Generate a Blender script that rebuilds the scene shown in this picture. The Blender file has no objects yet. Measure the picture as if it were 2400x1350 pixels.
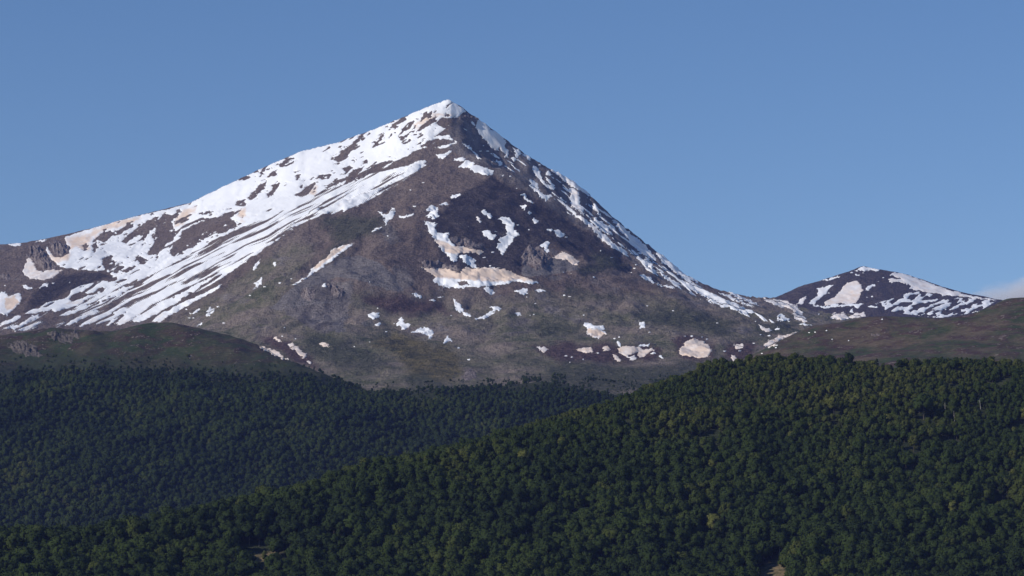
import bpy, math, random
import numpy as np
from mathutils import Vector
from mathutils.bvhtree import BVHTree

R = math.radians
SC = bpy.context.scene
COL = SC.collection
random.seed(7)
rng = np.random.default_rng(11)

# ------------------------------------------------------------------ camera, sky, sun, exposure
FPX = 1200.0 / math.tan(R(10.0))          # focal length in pixels of the 2400 px wide photograph
PITCH = R(8.0)
CP, SP = math.cos(PITCH), math.sin(PITCH)
cam_d = bpy.data.cameras.new('camera')
cam_d.sensor_width = 36.0
cam_d.lens = 18.0 / math.tan(R(10.0))
cam_d.clip_start = 1.0
cam_d.clip_end = 60000.0
cam = bpy.data.objects.new('camera', cam_d)
COL.objects.link(cam)
cam.location = (0, 0, 0)
cam.rotation_euler = (R(90) + PITCH, 0, 0)
SC.camera = cam

SUN_DIR = Vector((-0.82, -0.39, 0.55)).normalized()      # towards the sun
SUN_EL = math.asin(SUN_DIR.z)
SUN_AZ = math.atan2(SUN_DIR.x, SUN_DIR.y)
world = bpy.data.worlds.new('World')
SC.world = world
world.use_nodes = True
wn = world.node_tree
wn.nodes.clear()
sky = wn.nodes.new('ShaderNodeTexSky')
sky.sky_type = 'NISHITA'
sky.sun_disc = False
sky.sun_elevation = SUN_EL
sky.sun_rotation = SUN_AZ
sky.altitude = 1500
sky.air_density = 1.0
sky.dust_density = 0.1
sky.ozone_density = 1.6
bg = wn.nodes.new('ShaderNodeBackground')
bg.inputs['Strength'].default_value = 0.1035
wo = wn.nodes.new('ShaderNodeOutputWorld')
hs = wn.nodes.new('ShaderNodeHueSaturation')
hs.inputs['Saturation'].default_value = 1.21
hs.inputs['Hue'].default_value = 0.507
wn.links.new(sky.outputs[0], hs.inputs['Color'])
wn.links.new(hs.outputs[0], bg.inputs['Color'])
wn.links.new(bg.outputs[0], wo.inputs['Surface'])

sun_d = bpy.data.lights.new('sun', 'SUN')
sun_d.energy = 3.8
sun_d.angle = R(0.5)
sun_d.color = (1.0, 0.93, 0.84)
sun = bpy.data.objects.new('sun', sun_d)
COL.objects.link(sun)
sun.rotation_euler = SUN_DIR.to_track_quat('Z', 'Y').to_euler()
sun.location = (-3000, -1500, 4000)

SC.view_settings.view_transform = 'Standard'
SC.view_settings.look = 'None'
SC.view_settings.exposure = 0.0
SC.view_settings.gamma = 1.0
SC.view_settings.use_curve_mapping = False
SC.cycles.use_denoising = True
SC.cycles.max_bounces = 6
SC.cycles.diffuse_bounces = 3
SC.cycles.volume_bounces = 1

# ------------------------------------------------------------------ noise and geometry helpers
def _h(ix, iy, seed):
    n = (ix.astype(np.int64) * 374761393 + iy.astype(np.int64) * 668265263 + seed * 974711) & 0xffffffff
    n = ((n ^ (n >> 13)) * 1274126177) & 0xffffffff
    return ((n ^ (n >> 16)) & 0xffff) / 65536.0 * (2 * math.pi)

def perlin(x, y, seed=0):
    x0 = np.floor(x); y0 = np.floor(y)
    fx = x - x0; fy = y - y0
    u = fx * fx * fx * (fx * (fx * 6 - 15) + 10)
    v = fy * fy * fy * (fy * (fy * 6 - 15) + 10)
    def g(dx, dy):
        a = _h(x0 + dx, y0 + dy, seed)
        return np.cos(a) * (fx - dx) + np.sin(a) * (fy - dy)
    return 1.5 * ((g(0, 0) * (1 - u) + g(1, 0) * u) * (1 - v) + (g(0, 1) * (1 - u) + g(1, 1) * u) * v)

def fbm(x, y, octs=4, seed=0, gain=0.5):
    s = 0; a = 1.0
    for o in range(octs):
        s = s + a * perlin(x * 2 ** o + 17.3 * o, y * 2 ** o - 9.1 * o, seed + o)
        a *= gain
    return s

def ridged(x, y, octs=4, seed=0):
    s = 0; a = 1.0
    for o in range(octs):
        s = s + a * (1 - 2 * np.abs(perlin(x * 2 ** o + 5.7 * o, y * 2 ** o, seed + o)))
        a *= 0.5
    return s

def sstep(a, b, x):
    t = np.clip((x - a) / (b - a), 0, 1)
    return t * t * (3 - 2 * t)

def ray_dir(px, py):
    u = (px - 1200.0) / FPX; w = (675.0 - py) / FPX
    return u, CP - w * SP, SP + w * CP

def at(px, py, Y):
    dx, dy, dz = ray_dir(px, py)
    return (dx / dy * Y, Y, dz / dy * Y)

def project(X, Y, Z):
    d = Y * CP + Z * SP
    w = -Y * SP + Z * CP
    d = np.where(np.abs(d) < 1e-3, 1e-3, d)
    return 1200 + X / d * FPX, 675 - w / d * FPX

def sdf(poly, x, y):
    """signed distance in pixels, positive inside"""
    p = np.asarray(poly, float)
    d = np.full(x.shape, 1e9)
    ins = np.zeros(x.shape, bool)
    n = len(p)
    for i in range(n):
        ax, ay = p[i]; bx, by = p[(i + 1) % n]
        ex, ey = bx - ax, by - ay
        L = ex * ex + ey * ey + 1e-9
        t = np.clip(((x - ax) * ex + (y - ay) * ey) / L, 0, 1)
        d = np.minimum(d, (x - ax - t * ex) ** 2 + (y - ay - t * ey) ** 2)
        if ay != by:
            c = ((ay > y) != (by > y)) & (x < (bx - ax) * (y - ay) / (by - ay) + ax)
            ins ^= c
    d = np.sqrt(d)
    return np.where(ins, d, -d)

def sdf_box(poly, x, y, pad=30):
    p = np.asarray(poly, float)
    out = np.full(x.shape, -float(pad))
    m = (x > p[:, 0].min() - pad) & (x < p[:, 0].max() + pad) & (y > p[:, 1].min() - pad) & (y < p[:, 1].max() + pad)
    if m.any():
        out[m] = np.maximum(sdf(poly, x[m], y[m]), -pad)
    return out

ZO = {'A': (0, 400), 'B': (500, 200), 'C': (500, 500), 'D': (900, 200), 'E': (1100, 500), 'F': (1700, 550), 'G': (0, 700), 'P': None}
def zp(z, pts):
    """traced outline, read off an enlarged part of the photograph, to photograph pixels"""
    if ZO[z] is None:
        return [tuple(p) for p in pts]
    ox, oy = ZO[z]; k = 700 / 2362.0
    return [(ox + a * k, oy + b * k) for a, b in pts]

def tag(o, label=None, cat=None, group=None, kind=None):
    if label: o['label'] = label
    if cat: o['category'] = cat
    if group: o['group'] = group
    if kind: o['kind'] = kind
    return o

def mesh_np(name, verts, faces, mat=None, smooth=True):
    """verts (n,3), faces (m,3|4) numpy -> mesh datablock"""
    me = bpy.data.meshes.new(name)
    verts = np.ascontiguousarray(verts, np.float32); faces = np.ascontiguousarray(faces, np.int32)
    k = faces.shape[1]
    me.vertices.add(len(verts)); me.vertices.foreach_set('co', verts.ravel())
    me.loops.add(faces.size); me.loops.foreach_set('vertex_index', faces.ravel())
    me.polygons.add(len(faces)); me.polygons.foreach_set('loop_start', np.arange(0, faces.size, k, dtype=np.int32))
    me.polygons.foreach_set('use_smooth', np.full(len(faces), smooth, bool))
    me.update(calc_edges=True)
    if mat: me.materials.append(mat)
    return me

def link(name, me, parent=None):
    o = bpy.data.objects.new(name, me)
    COL.objects.link(o)
    if parent: o.parent = parent
    return o

def set_attr(me, name, vals):
    a = me.attributes.new(name, 'FLOAT', 'POINT')
    a.data.foreach_set('value', np.ascontiguousarray(vals, np.float32))

# ------------------------------------------------------------------ material helpers
def new_mat(name):
    m = bpy.data.materials.new(name); m.use_nodes = True
    nt = m.node_tree; nt.nodes.clear()
    out = nt.nodes.new('ShaderNodeOutputMaterial')
    b = nt.nodes.new('ShaderNodeBsdfPrincipled')
    b.inputs['Roughness'].default_value = 0.95
    b.inputs['Specular IOR Level'].default_value = 0.1
    nt.links.new(b.outputs[0], out.inputs['Surface'])
    return m, nt, b, out

class N:
    def __init__(s, nt): s.nt = nt
    def attr(s, name, kind='GEOMETRY'):
        n = s.nt.nodes.new('ShaderNodeAttribute'); n.attribute_name = name; n.attribute_type = kind
        return n.outputs['Fac']
    def pos(s, scale=(1, 1, 1)):
        g = s.nt.nodes.new('ShaderNodeNewGeometry')
        m = s.nt.nodes.new('ShaderNodeVectorMath'); m.operation = 'MULTIPLY'
        m.inputs[1].default_value = scale
        s.nt.links.new(g.outputs['Position'], m.inputs[0])
        return m.outputs[0]
    def noise(s, vec, scale, detail=6, rough=0.6, dist=0.0):
        n = s.nt.nodes.new('ShaderNodeTexNoise')
        n.inputs['Scale'].default_value = scale; n.inputs['Detail'].default_value = detail
        n.inputs['Roughness'].default_value = rough; n.inputs['Distortion'].default_value = dist
        s.nt.links.new(vec, n.inputs['Vector'])
        return n.outputs['Fac']
    def math(s, op, a, b=0.0, clamp=False):
        n = s.nt.nodes.new('ShaderNodeMath'); n.operation = op; n.use_clamp = clamp
        for i, v in enumerate((a, b)):
            if isinstance(v, (int, float)): n.inputs[i].default_value = v
            else: s.nt.links.new(v, n.inputs[i])
        return n.outputs[0]
    def ramp(s, f, stops):
        n = s.nt.nodes.new('ShaderNodeValToRGB')
        cr = n.color_ramp
        while len(cr.elements) < len(stops): cr.elements.new(0.5)
        for e, (p, c) in zip(cr.elements, stops):
            e.position = p; e.color = (c, c, c, 1) if isinstance(c, (int, float)) else (*c, 1)
        s.nt.links.new(f, n.inputs[0])
        return n.outputs[0]
    def mix(s, f, a, b):
        n = s.nt.nodes.new('ShaderNodeMix'); n.data_type = 'RGBA'
        for i, v in ((0, f), (6, a), (7, b)):
            if isinstance(v, (int, float)): n.inputs[i].default_value = v
            elif isinstance(v, tuple): n.inputs[i].default_value = (*v, 1)
            else: s.nt.links.new(v, n.inputs[i])
        return n.outputs[2]
    def bump(s, h, dist, strength=1.0):
        n = s.nt.nodes.new('ShaderNodeBump')
        n.inputs['Distance'].default_value = dist; n.inputs['Strength'].default_value = strength
        s.nt.links.new(h, n.inputs['Height'])
        return n.outputs[0]

# ------------------------------------------------------------------ materials
def mountain_material(name):
    m, nt, b, out = new_mat(name); n = N(nt)
    p = n.pos()
    big = n.noise(p, 0.0045, 5, 0.6, 0.4)
    mid = n.noise(p, 0.022, 6, 0.65, 0.3)
    fine = n.noise(p, 0.11, 5, 0.7)
    streak = n.noise(n.pos((1, 0.25, 0.25)), 0.03, 5, 0.65)
    def thr(at_, w=0.25):      # zone attribute broken up by noise into a ragged edge
        a = n.math('ADD', at_, n.math('MULTIPLY', n.math('SUBTRACT', mid, 0.5), 1.1))
        a = n.math('ADD', a, n.math('MULTIPLY', n.math('SUBTRACT', fine, 0.5), 0.7))
        return n.ramp(a, [(0.5 - w, 0.0), (0.5 + w, 1.0)])
    brown = n.mix(n.ramp(big, [(0.35, 0.0), (0.65, 1.0)]), (0.155, 0.112, 0.092), (0.245, 0.192, 0.160))
    brown = n.mix(n.ramp(fine, [(0.38, 0.0), (0.66, 0.8)]), brown, (0.112, 0.086, 0.074))
    green = n.mix(n.ramp(mid, [(0.36, 0.0), (0.62, 1.0)]), (0.092, 0.100, 0.050), (0.210, 0.180, 0.132))
    green = n.mix(n.ramp(big, [(0.46, 0.0), (0.62, 0.9)]), green, (0.255, 0.204, 0.170))
    c = n.mix(thr(n.attr('green'), 0.3), brown, green)
    rock = n.mix(n.ramp(streak, [(0.38, 0.0), (0.62, 1.0)]), (0.098, 0.084, 0.080), (0.245, 0.215, 0.20))
    c = n.mix(thr(n.attr('rock'), 0.13), c, rock)
    heath = n.mix(n.ramp(mid, [(0.35, 0.0), (0.7, 1.0)]), (0.034, 0.027, 0.028), (0.076, 0.060, 0.056))
    c = n.mix(thr(n.attr('heath'), 0.26), c, heath)
    scree = n.mix(n.ramp(fine, [(0.4, 0.0), (0.62, 1.0)]), (0.165, 0.148, 0.142), (0.215, 0.195, 0.188))
    sa = n.math('ADD', n.attr('scree'), n.math('MULTIPLY', n.math('SUBTRACT', fine, 0.5), 1.0))
    c = n.mix(n.ramp(sa, [(0.42, 0.0), (0.58, 1.0)]), c, scree)
    shrub = n.mix(n.ramp(fine, [(0.4, 0.0), (0.62, 1.0)]), (0.032, 0.042, 0.022), (0.088, 0.086, 0.050))
    c = n.mix(n.math('MULTIPLY', thr(n.attr('shrub'), 0.28), 0.85), c, shrub)
    ochre = n.mix(n.ramp(mid, [(0.4, 0.0), (0.6, 1.0)]), (0.070, 0.064, 0.028), (0.150, 0.122, 0.050))
    c = n.mix(thr(n.attr('ochre'), 0.3), c, ochre)
    rust = n.mix(n.ramp(fine, [(0.4, 0.0), (0.6, 1.0)]), (0.062, 0.040, 0.038), (0.105, 0.066, 0.058))
    c = n.mix(thr(n.attr('rust'), 0.3), c, rust)
    # scattered pale stones
    # low shrubs and turf steps: dark and light flecks a few metres across, drawn out along the slope
    fl = n.noise(n.pos((0.55, 0.55, 1.5)), 0.17, 4, 0.72)
    c = n.mix(n.ramp(fl, [(0.40, 0.62), (0.50, 0.0)]), c, n.mix(0.5, c, (0.020, 0.017, 0.017)))
    c = n.mix(n.ramp(fl, [(0.54, 0.0), (0.66, 0.55)]), c, n.mix(0.55, c, (0.27, 0.22, 0.20)))
    st = n.noise(p, 0.16, 3, 0.7)
    c = n.mix(n.ramp(n.math('MULTIPLY', st, n.math('ADD', mid, 0.45)), [(0.66, 0.0), (0.70, 0.9)]), c, (0.26, 0.235, 0.215))
    nt.links.new(c, b.inputs['Base Color'])
    hgt = n.math('ADD', n.math('MULTIPLY', mid, 1.0), n.math('MULTIPLY', fine, 0.45))
    hgt = n.math('ADD', hgt, n.math('MULTIPLY', streak, 0.8))
    hgt = n.math('ADD', hgt, n.math('MULTIPLY', fl, 0.35))
    nt.links.new(n.bump(hgt, 17.0, 1.0), b.inputs['Normal'])
    return m

def meadow_material(name, dark):
    m, nt, b, out = new_mat(name); n = N(nt)
    p = n.pos()
    big = n.noise(n.pos((1, 0.45, 1.6)), 0.010, 5, 0.62, 0.8)
    mid = n.noise(n.pos((1, 0.5, 2.0)), 0.032, 5, 0.6, 0.4)
    fine = n.noise(p, 0.16, 4, 0.7)
    k = 0.60 if dark else 0.72
    gm = 1.0 if not dark else 0.93
    def col(r, g, bl): return (r * k * gm, g * k, bl * k * (0.9 if dark else 1))
    c = n.mix(n.ramp(big, [(0.42, 0.0), (0.57, 1.0)]), col(0.056, 0.076, 0.032), col(0.135, 0.104, 0.072))
    c = n.mix(n.ramp(mid, [(0.48, 0.0), (0.60, 0.9)]), c, col(0.078, 0.042, 0.042))
    c = n.mix(n.ramp(fine, [(0.50, 0.0), (0.72, 0.5)]), c, col(0.040, 0.044, 0.024))
    c = n.mix(n.ramp(n.math('MULTIPLY', fine, n.math('ADD', mid, 0.5)), [(0.655, 0.0), (0.70, 0.9)]), c, (0.25, 0.22, 0.19))
    fl = n.noise(n.pos((0.5, 0.5, 1.8)), 0.2, 4, 0.72)
    c = n.mix(n.ramp(fl, [(0.38, 0.7), (0.49, 0.0)]), c, n.mix(0.6, c, (0.016, 0.020, 0.010)))
    c = n.mix(n.ramp(fl, [(0.56, 0.0), (0.68, 0.6)]), c, n.mix(0.5, c, (0.20, 0.17, 0.12)))
    # forest floor under the trees, bare tan earth in the clearings
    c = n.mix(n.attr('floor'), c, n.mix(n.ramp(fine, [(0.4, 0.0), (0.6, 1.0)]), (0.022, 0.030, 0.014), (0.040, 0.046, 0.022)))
    c = n.mix(n.attr('bare'), c, n.mix(n.ramp(fine, [(0.4, 0.0), (0.6, 1.0)]), (0.060, 0.062, 0.030), (0.21, 0.155, 0.09)))
    nt.links.new(c, b.inputs['Base Color'])
    h = n.math('ADD', n.math('MULTIPLY', mid, 1.2), n.math('MULTIPLY', fine, 0.35))
    nt.links.new(n.bump(h, 5.0, 0.7), b.inputs['Normal'])
    return m

def snow_material(name):
    m, nt, b, out = new_mat(name); n = N(nt)
    p = n.pos()
    mid = n.noise(p, 0.03, 5, 0.6)
    fine = n.noise(p, 0.10, 4, 0.6)
    d = n.math('ADD', n.attr('dust'), n.math('ADD', n.math('MULTIPLY', n.math('SUBTRACT', mid, 0.5), 0.9), n.math('MULTIPLY', n.math('SUBTRACT', n.noise(n.pos((1, 0.2, 0.2)), 0.06, 4, 0.6), 0.5), 0.8)))
    f = n.ramp(d, [(0.15, 0.0), (1.0, 1.0)])
    c = n.mix(f, (0.84, 0.85, 0.87), (0.74, 0.585, 0.465))
    nt.links.new(c, b.inputs['Base Color'])
    b.inputs['Roughness'].default_value = 0.7
    nt.links.new(n.bump(n.math('ADD', mid, n.math('MULTIPLY', fine, 0.3)), 1.2, 0.35), b.inputs['Normal'])
    return m

def crag_material(name):
    m, nt, b, out = new_mat(name); n = N(nt)
    v = n.noise(n.pos((1, 0.5, 0.3)), 0.07, 6, 0.7, 0.5)
    f = n.noise(n.pos(), 0.25, 4, 0.7)
    c = n.mix(n.ramp(v, [(0.36, 0.0), (0.62, 1.0)]), (0.12, 0.098, 0.094), (0.34, 0.29, 0.27))
    c = n.mix(n.ramp(f, [(0.44, 0.0), (0.56, 0.9)]), c, (0.088, 0.068, 0.062))
    nt.links.new(c, b.inputs['Base Color'])
    nt.links.new(n.bump(n.math('ADD', v, n.math('MULTIPLY', f, 0.4)), 6.0, 0.9), b.inputs['Normal'])
    return m

def leaf_material(name):
    m, nt, b, out = new_mat(name); n = N(nt)
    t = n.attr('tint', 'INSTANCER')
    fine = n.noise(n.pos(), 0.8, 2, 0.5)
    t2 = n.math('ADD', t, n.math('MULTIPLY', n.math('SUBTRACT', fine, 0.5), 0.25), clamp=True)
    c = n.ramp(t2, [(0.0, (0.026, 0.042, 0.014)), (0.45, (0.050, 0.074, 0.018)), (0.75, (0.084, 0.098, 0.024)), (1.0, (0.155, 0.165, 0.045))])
    nt.links.new(c, b.inputs['Base Color'])
    tr = nt.nodes.new('ShaderNodeBsdfTranslucent')
    nt.links.new(c, tr.inputs['Color'])
    mx = nt.nodes.new('ShaderNodeMixShader'); mx.inputs[0].default_value = 0.36
    nt.links.new(b.outputs[0], mx.inputs[1]); nt.links.new(tr.outputs[0], mx.inputs[2])
    nt.links.new(mx.outputs[0], out.inputs['Surface'])
    return m

def plain(name, c1, c2, scale, bump=0.0):
    m, nt, b, out = new_mat(name); n = N(nt)
    f = n.noise(n.pos(), scale, 4, 0.6)
    nt.links.new(n.mix(n.ramp(f, [(0.35, 0.0), (0.65, 1.0)]), c1, c2), b.inputs['Base Color'])
    if bump: nt.links.new(n.bump(f, bump), b.inputs['Normal'])
    return m

M_MOUNT = mountain_material('mountain_ground')
M_MEADOW = meadow_material('meadow_ground', False)
M_GRASS = meadow_material('dark_meadow_ground', True)
M_SNOW = snow_material('old_snow')
M_CRAG = crag_material('crag_rock')
M_HILLROCK = plain('lichened_rock', (0.055, 0.050, 0.044), (0.155, 0.130, 0.115), 0.16, 4.0)
M_LEAF = leaf_material('beech_leaves')
M_BARK = plain('bark', (0.05, 0.042, 0.034), (0.11, 0.095, 0.08), 0.9)
M_DEAD = plain('bleached_wood', (0.24, 0.225, 0.20), (0.40, 0.375, 0.34), 0.9)

# ------------------------------------------------------------------ terrain sheets
def tps(P, lam=2e-4):
    P = np.asarray(P, float)
    s = 1000.0
    A = P[:, :2] / s; z = P[:, 2]
    n = len(A)
    d2 = ((A[:, None, :] - A[None, :, :]) ** 2).sum(-1)
    K = 0.5 * d2 * np.log(d2 + 1e-12) + lam * np.eye(n)
    Q = np.hstack([np.ones((n, 1)), A])
    M = np.zeros((n + 3, n + 3)); M[:n, :n] = K; M[:n, n:] = Q; M[n:, :n] = Q.T
    w = np.linalg.solve(M, np.concatenate([z, np.zeros(3)]))
    def f(X, Y):
        sh = X.shape; x = X.ravel() / s; y = Y.ravel() / s
        o = w[n] + w[n + 1] * x + w[n + 2] * y
        for i in range(n):
            d = (x - A[i, 0]) ** 2 + (y - A[i, 1]) ** 2
            o += w[i] * 0.5 * d * np.log(d + 1e-12)
        return o.reshape(sh)
    return f

def ridge(pts, back, drop, back2=None, drop2=None):
    """points of a crest, and points behind it where the ground falls away again"""
    out = []
    for k, q in enumerate(pts):
        p = at(*q); out.append(p)
        if k % 2 == 0:
            out.append((p[0], p[1] + back, p[2] - drop))
            if back2: out.append((p[0], p[1] + back2, p[2] - drop2))
    return out

def near_line(lines, X, Y):
    d = np.full(X.shape, 1e9)
    for L in lines:
        p = np.array([at(*q)[:2] for q in L])
        for (ax, ay), (bx, by) in zip(p[:-1], p[1:]):
            ex, ey = bx - ax, by - ay
            t = np.clip(((X - ax) * ex + (Y - ay) * ey) / (ex * ex + ey * ey), 0, 1)
            d = np.minimum(d, (X - ax - t * ex) ** 2 + (Y - ay - t * ey) ** 2)
    return np.sqrt(d)

def level_crest(X, Y, Z, crest):
    """raise or lower the ground along a crest so that the crest has its surveyed height"""
    c = np.array([(q[0], q[1], q[2]) for q in crest], float)
    c = c[np.argsort(c[:, 0])]
    for it in range(3):
        px, py = project(X, Y, Z)
        b = np.arange(c[0, 0], c[-1, 0], 8.0)
        k = np.floor((px - b[0]) / 8.0).astype(int)
        cy_ = np.interp(px, c[:, 0], c[:, 2])
        ok = (k >= 0) & (k < len(b)) & (np.abs(Y - cy_) < 330)
        top = np.full(len(b), 1e9)
        np.minimum.at(top, k[ok], py[ok])
        g = top < 1e8
        xb = b[g] + 4
        err = np.convolve(np.pad(top[g] - np.interp(xb, c[:, 0], c[:, 1]), 1, mode='edge'), [.25, .5, .25], 'valid')
        err = np.clip(err, -25, 25)
        e = np.interp(px, xb, err)
        w = np.exp(-np.maximum(0, cy_ - Y - 30) / 260.0) * sstep(c[0, 0] - 250, c[0, 0], px) * sstep(c[-1, 0] + 250, c[-1, 0], px)
        Z = Z + e * Y / FPX * w
    return Z

TERR = []
def terrain(name, f, xr, yr, cell, noise, mat, attrs, crest=None):
    xs = np.arange(xr[0], xr[1] + cell, cell); ys = np.arange(yr[0], yr[1] + cell, cell)
    # evaluate the smooth surface on a coarse lattice, refine bilinearly-cubic by a denser second pass
    X, Y = np.meshgrid(xs, ys)
    cs = cell * 4
    cx = np.arange(xr[0] - cs, xr[1] + 3 * cs, cs); cy = np.arange(yr[0] - cs, yr[1] + 3 * cs, cs)
    CX, CY = np.meshgrid(cx, cy)
    CZ = f(CX, CY)
    def cub(arr, t, axis):
        i = np.clip(np.floor(t).astype(int), 1, arr.shape[axis] - 3); u = t - i
        sh = [1, 1]; sh[axis] = -1; u = u.reshape(sh)
        a, b_, c, d = (np.take(arr, i + k, axis) for k in (-1, 0, 1, 2))
        return b_ + 0.5 * u * (c - a + u * (2 * a - 5 * b_ + 4 * c - d + u * (3 * (b_ - c) + d - a)))
    Z = cub(cub(CZ, (xs - cx[0]) / cs, 1), (ys - cy[0]) / cs, 0)
    Z = Z + noise(X, Y, Z)
    if crest: Z = level_crest(X, Y, Z, crest)
    ny, nx = X.shape
    idx = np.arange(nx * ny).reshape(ny, nx)
    F = np.stack([idx[:-1, :-1], idx[:-1, 1:], idx[1:, 1:], idx[1:, :-1]], -1).reshape(-1, 4)
    V = np.stack([X, Y, Z], -1).reshape(-1, 3)
    me = mesh_np(name, V, F, mat)
    px, py = project(V[:, 0], V[:, 1], V[:, 2])
    for k, v in attrs(px, py, V).items():
        set_attr(me, k, v)
    o = link(name, me)
    t = dict(o=o, X0=xs[0], Y0=ys[0], cell=cell, Z=Z, nx=nx, ny=ny, V=V, F=F)
    TERR.append(t)
    return t

def height(t, x, y):
    gx = np.clip((x - t['X0']) / t['cell'], 0, t['nx'] - 1.001); gy = np.clip((y - t['Y0']) / t['cell'], 0, t['ny'] - 1.001)
    i = gx.astype(int); j = gy.astype(int); u = gx - i; v = gy - j; Z = t['Z']
    return (Z[j, i] * (1 - u) + Z[j, i + 1] * u) * (1 - v) + (Z[j + 1, i] * (1 - u) + Z[j + 1, i + 1] * u) * v

# --- the main mountain
SKY_L = [(1050, 233, 7600), (1000, 251, 7640), (960, 268, 7680), (880, 301, 7740), (790, 334, 7800), (700, 356, 7860), (620, 391, 7900),
            (560, 419, 7930), (440, 476, 8000), (370, 493, 8030), (300, 511, 8050), (220, 534, 8060), (140, 553, 8050), (60, 569, 8030),
            (0, 574, 8000), (-120, 585, 7980), (-300, 600, 7950), (-500, 620, 7900)]
SKY_R = [(1075, 246, 7605), (1100, 263, 7615), (1140, 291, 7630), (1180, 323, 7650), (1240, 366, 7680), (1290, 396, 7700), (1340, 421, 7720),
            (1380, 451, 7735), (1420, 491, 7750), (1450, 519, 7760), (1490, 549, 7775), (1530, 581, 7790), (1570, 611, 7800), (1600, 641, 7810),
            (1640, 663, 7830), (1680, 681, 7850), (1720, 689, 7870), (1760, 696, 7890), (1820, 698, 7920)]
M = ridge(SKY_L, 260, 150, 700, 420) + ridge(SKY_R, 200, 120, 600, 380)
S1 = [(1060, 300, 7500), (1045, 370, 7400), (985, 402, 7340), (900, 455, 7260), (820, 490, 7180), (760, 507, 7130), (690, 545, 7080), (640, 585, 7020),
      (600, 620, 6960), (520, 680, 6850), (450, 735, 6750), (400, 770, 6650), (330, 810, 6500)]
R2 = [(1070, 340, 7450), (1090, 375, 7380), (1160, 410, 7300), (1230, 450, 7250), (1290, 482, 7220), (1340, 515, 7190), (1380, 540, 7170), (1460, 600, 7120),
      (1520, 640, 7080), (1560, 660, 7060), (1620, 692, 7030), (1680, 720, 7000), (1740, 740, 6980), (1800, 755, 6960), (1860, 765, 6940)]
M += [at(*q) for q in S1 + R2]
M += [at(*q) for q in [
    (920, 350, 7500), (800, 412, 7500), (860, 360, 7590), (700, 440, 7500), (650, 480, 7420), (600, 450, 7680), (550, 500, 7500), (550, 600, 7120), (480, 560, 7360), (430, 640, 7080),
    (400, 560, 7560), (400, 520, 7760), (230, 610, 7440), (300, 600, 7470), (300, 560, 7700), (170, 600, 7480), (180, 570, 7700), (100, 598, 7560), (60, 600, 7620), (50, 640, 7420), (0, 640, 7420),
    (180, 655, 7260), (100, 668, 7180), (250, 690, 7080), (100, 730, 6880), (0, 750, 6780), (300, 740, 6880), (-100, 760, 6780), (-150, 650, 7400), (-300, 700, 7200),
    (1110, 320, 7540), (1150, 350, 7560), (1180, 395, 7460), (1240, 420, 7530), (1230, 446, 7400), (1300, 476, 7400), (1300, 440, 7560), (1370, 520, 7380), (1380, 490, 7560), (1450, 580, 7320), (1450, 550, 7520),
    (1520, 630, 7260), (1530, 600, 7560), (1600, 675, 7240), (1600, 657, 7480), (1700, 712, 7220), (1700, 697, 7520), (1780, 735, 7250),
    (1840, 706, 7900), (1880, 735, 7650), (1900, 762, 7250), (1950, 762, 7600), (2100, 800, 7400), (2400, 810, 7400), (2600, 820, 7300),
    (1020, 420, 7230), (950, 450, 7190), (880, 490, 7110), (960, 500, 7040), (1060, 440, 7190), (1000, 490, 7020), (985, 505, 6985), (930, 522, 6930), (880, 546, 6880), (820, 592, 6780), (760, 627, 6700), (690, 667, 6600), (620, 702, 6500),
    (810, 570, 6880), (860, 535, 6960), (740, 620, 6770), (660, 650, 6750), (560, 720, 6560),
    (1100, 655, 6540), (1010, 650, 6540), (1200, 652, 6550), (1000, 690, 6450), (1100, 682, 6470), (1230, 672, 6490), (1110, 605, 6680), (1150, 615, 6680), (1050, 565, 6760), (1030, 520, 6860), (1150, 560, 6810), (1200, 610, 6720),
    (1250, 560, 6870), (1200, 500, 7010), (1300, 600, 6800), (1340, 615, 6780), (1130, 450, 7140), (1330, 570, 6960), (1280, 640, 6620),
    (960, 600, 6650), (930, 650, 6500), (860, 630, 6580), (940, 682, 6430), (780, 655, 6510), (720, 692, 6410), (790, 695, 6380), (870, 685, 6400),
    (600, 755, 6290), (700, 762, 6140), (800, 765, 6140), (900, 762, 6170), (1000, 742, 6270), (1100, 742, 6260), (1200, 742, 6260), (1300, 705, 6430), (1400, 682, 6560), (1400, 742, 6280), (1500, 705, 6500), (1500, 762, 6190), (1600, 765, 6230), (1650, 742, 6430), (1700, 782, 6150), (1800, 792, 6200),
    (650, 832, 5690), (750, 832, 5720), (870, 832, 5680), (1000, 832, 5680), (1100, 850, 5500), (1250, 822, 5780), (1400, 822, 5780), (1540, 822, 5740), (1640, 822, 5740), (1730, 832, 5700), (1800, 832, 5750), (2000, 840, 5800), (2400, 850, 5800),
    (900, 902, 5040), (1000, 892, 5140), (1100, 892, 5090), (1250, 882, 5240), (1400, 902, 5000), (1500, 882, 5290), (1600, 872, 5390), (2000, 900, 5200),
    (700, 970, 4650), (1000, 975, 4450), (1200, 990, 4420), (1400, 970, 4520), (1800, 950, 4700),
    (200, 830, 6250), (0, 830, 6150), (400, 850, 5900), (-200, 810, 6400), (200, 960, 5000), (-200, 960, 5000), (500, 900, 5400)]]

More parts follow.
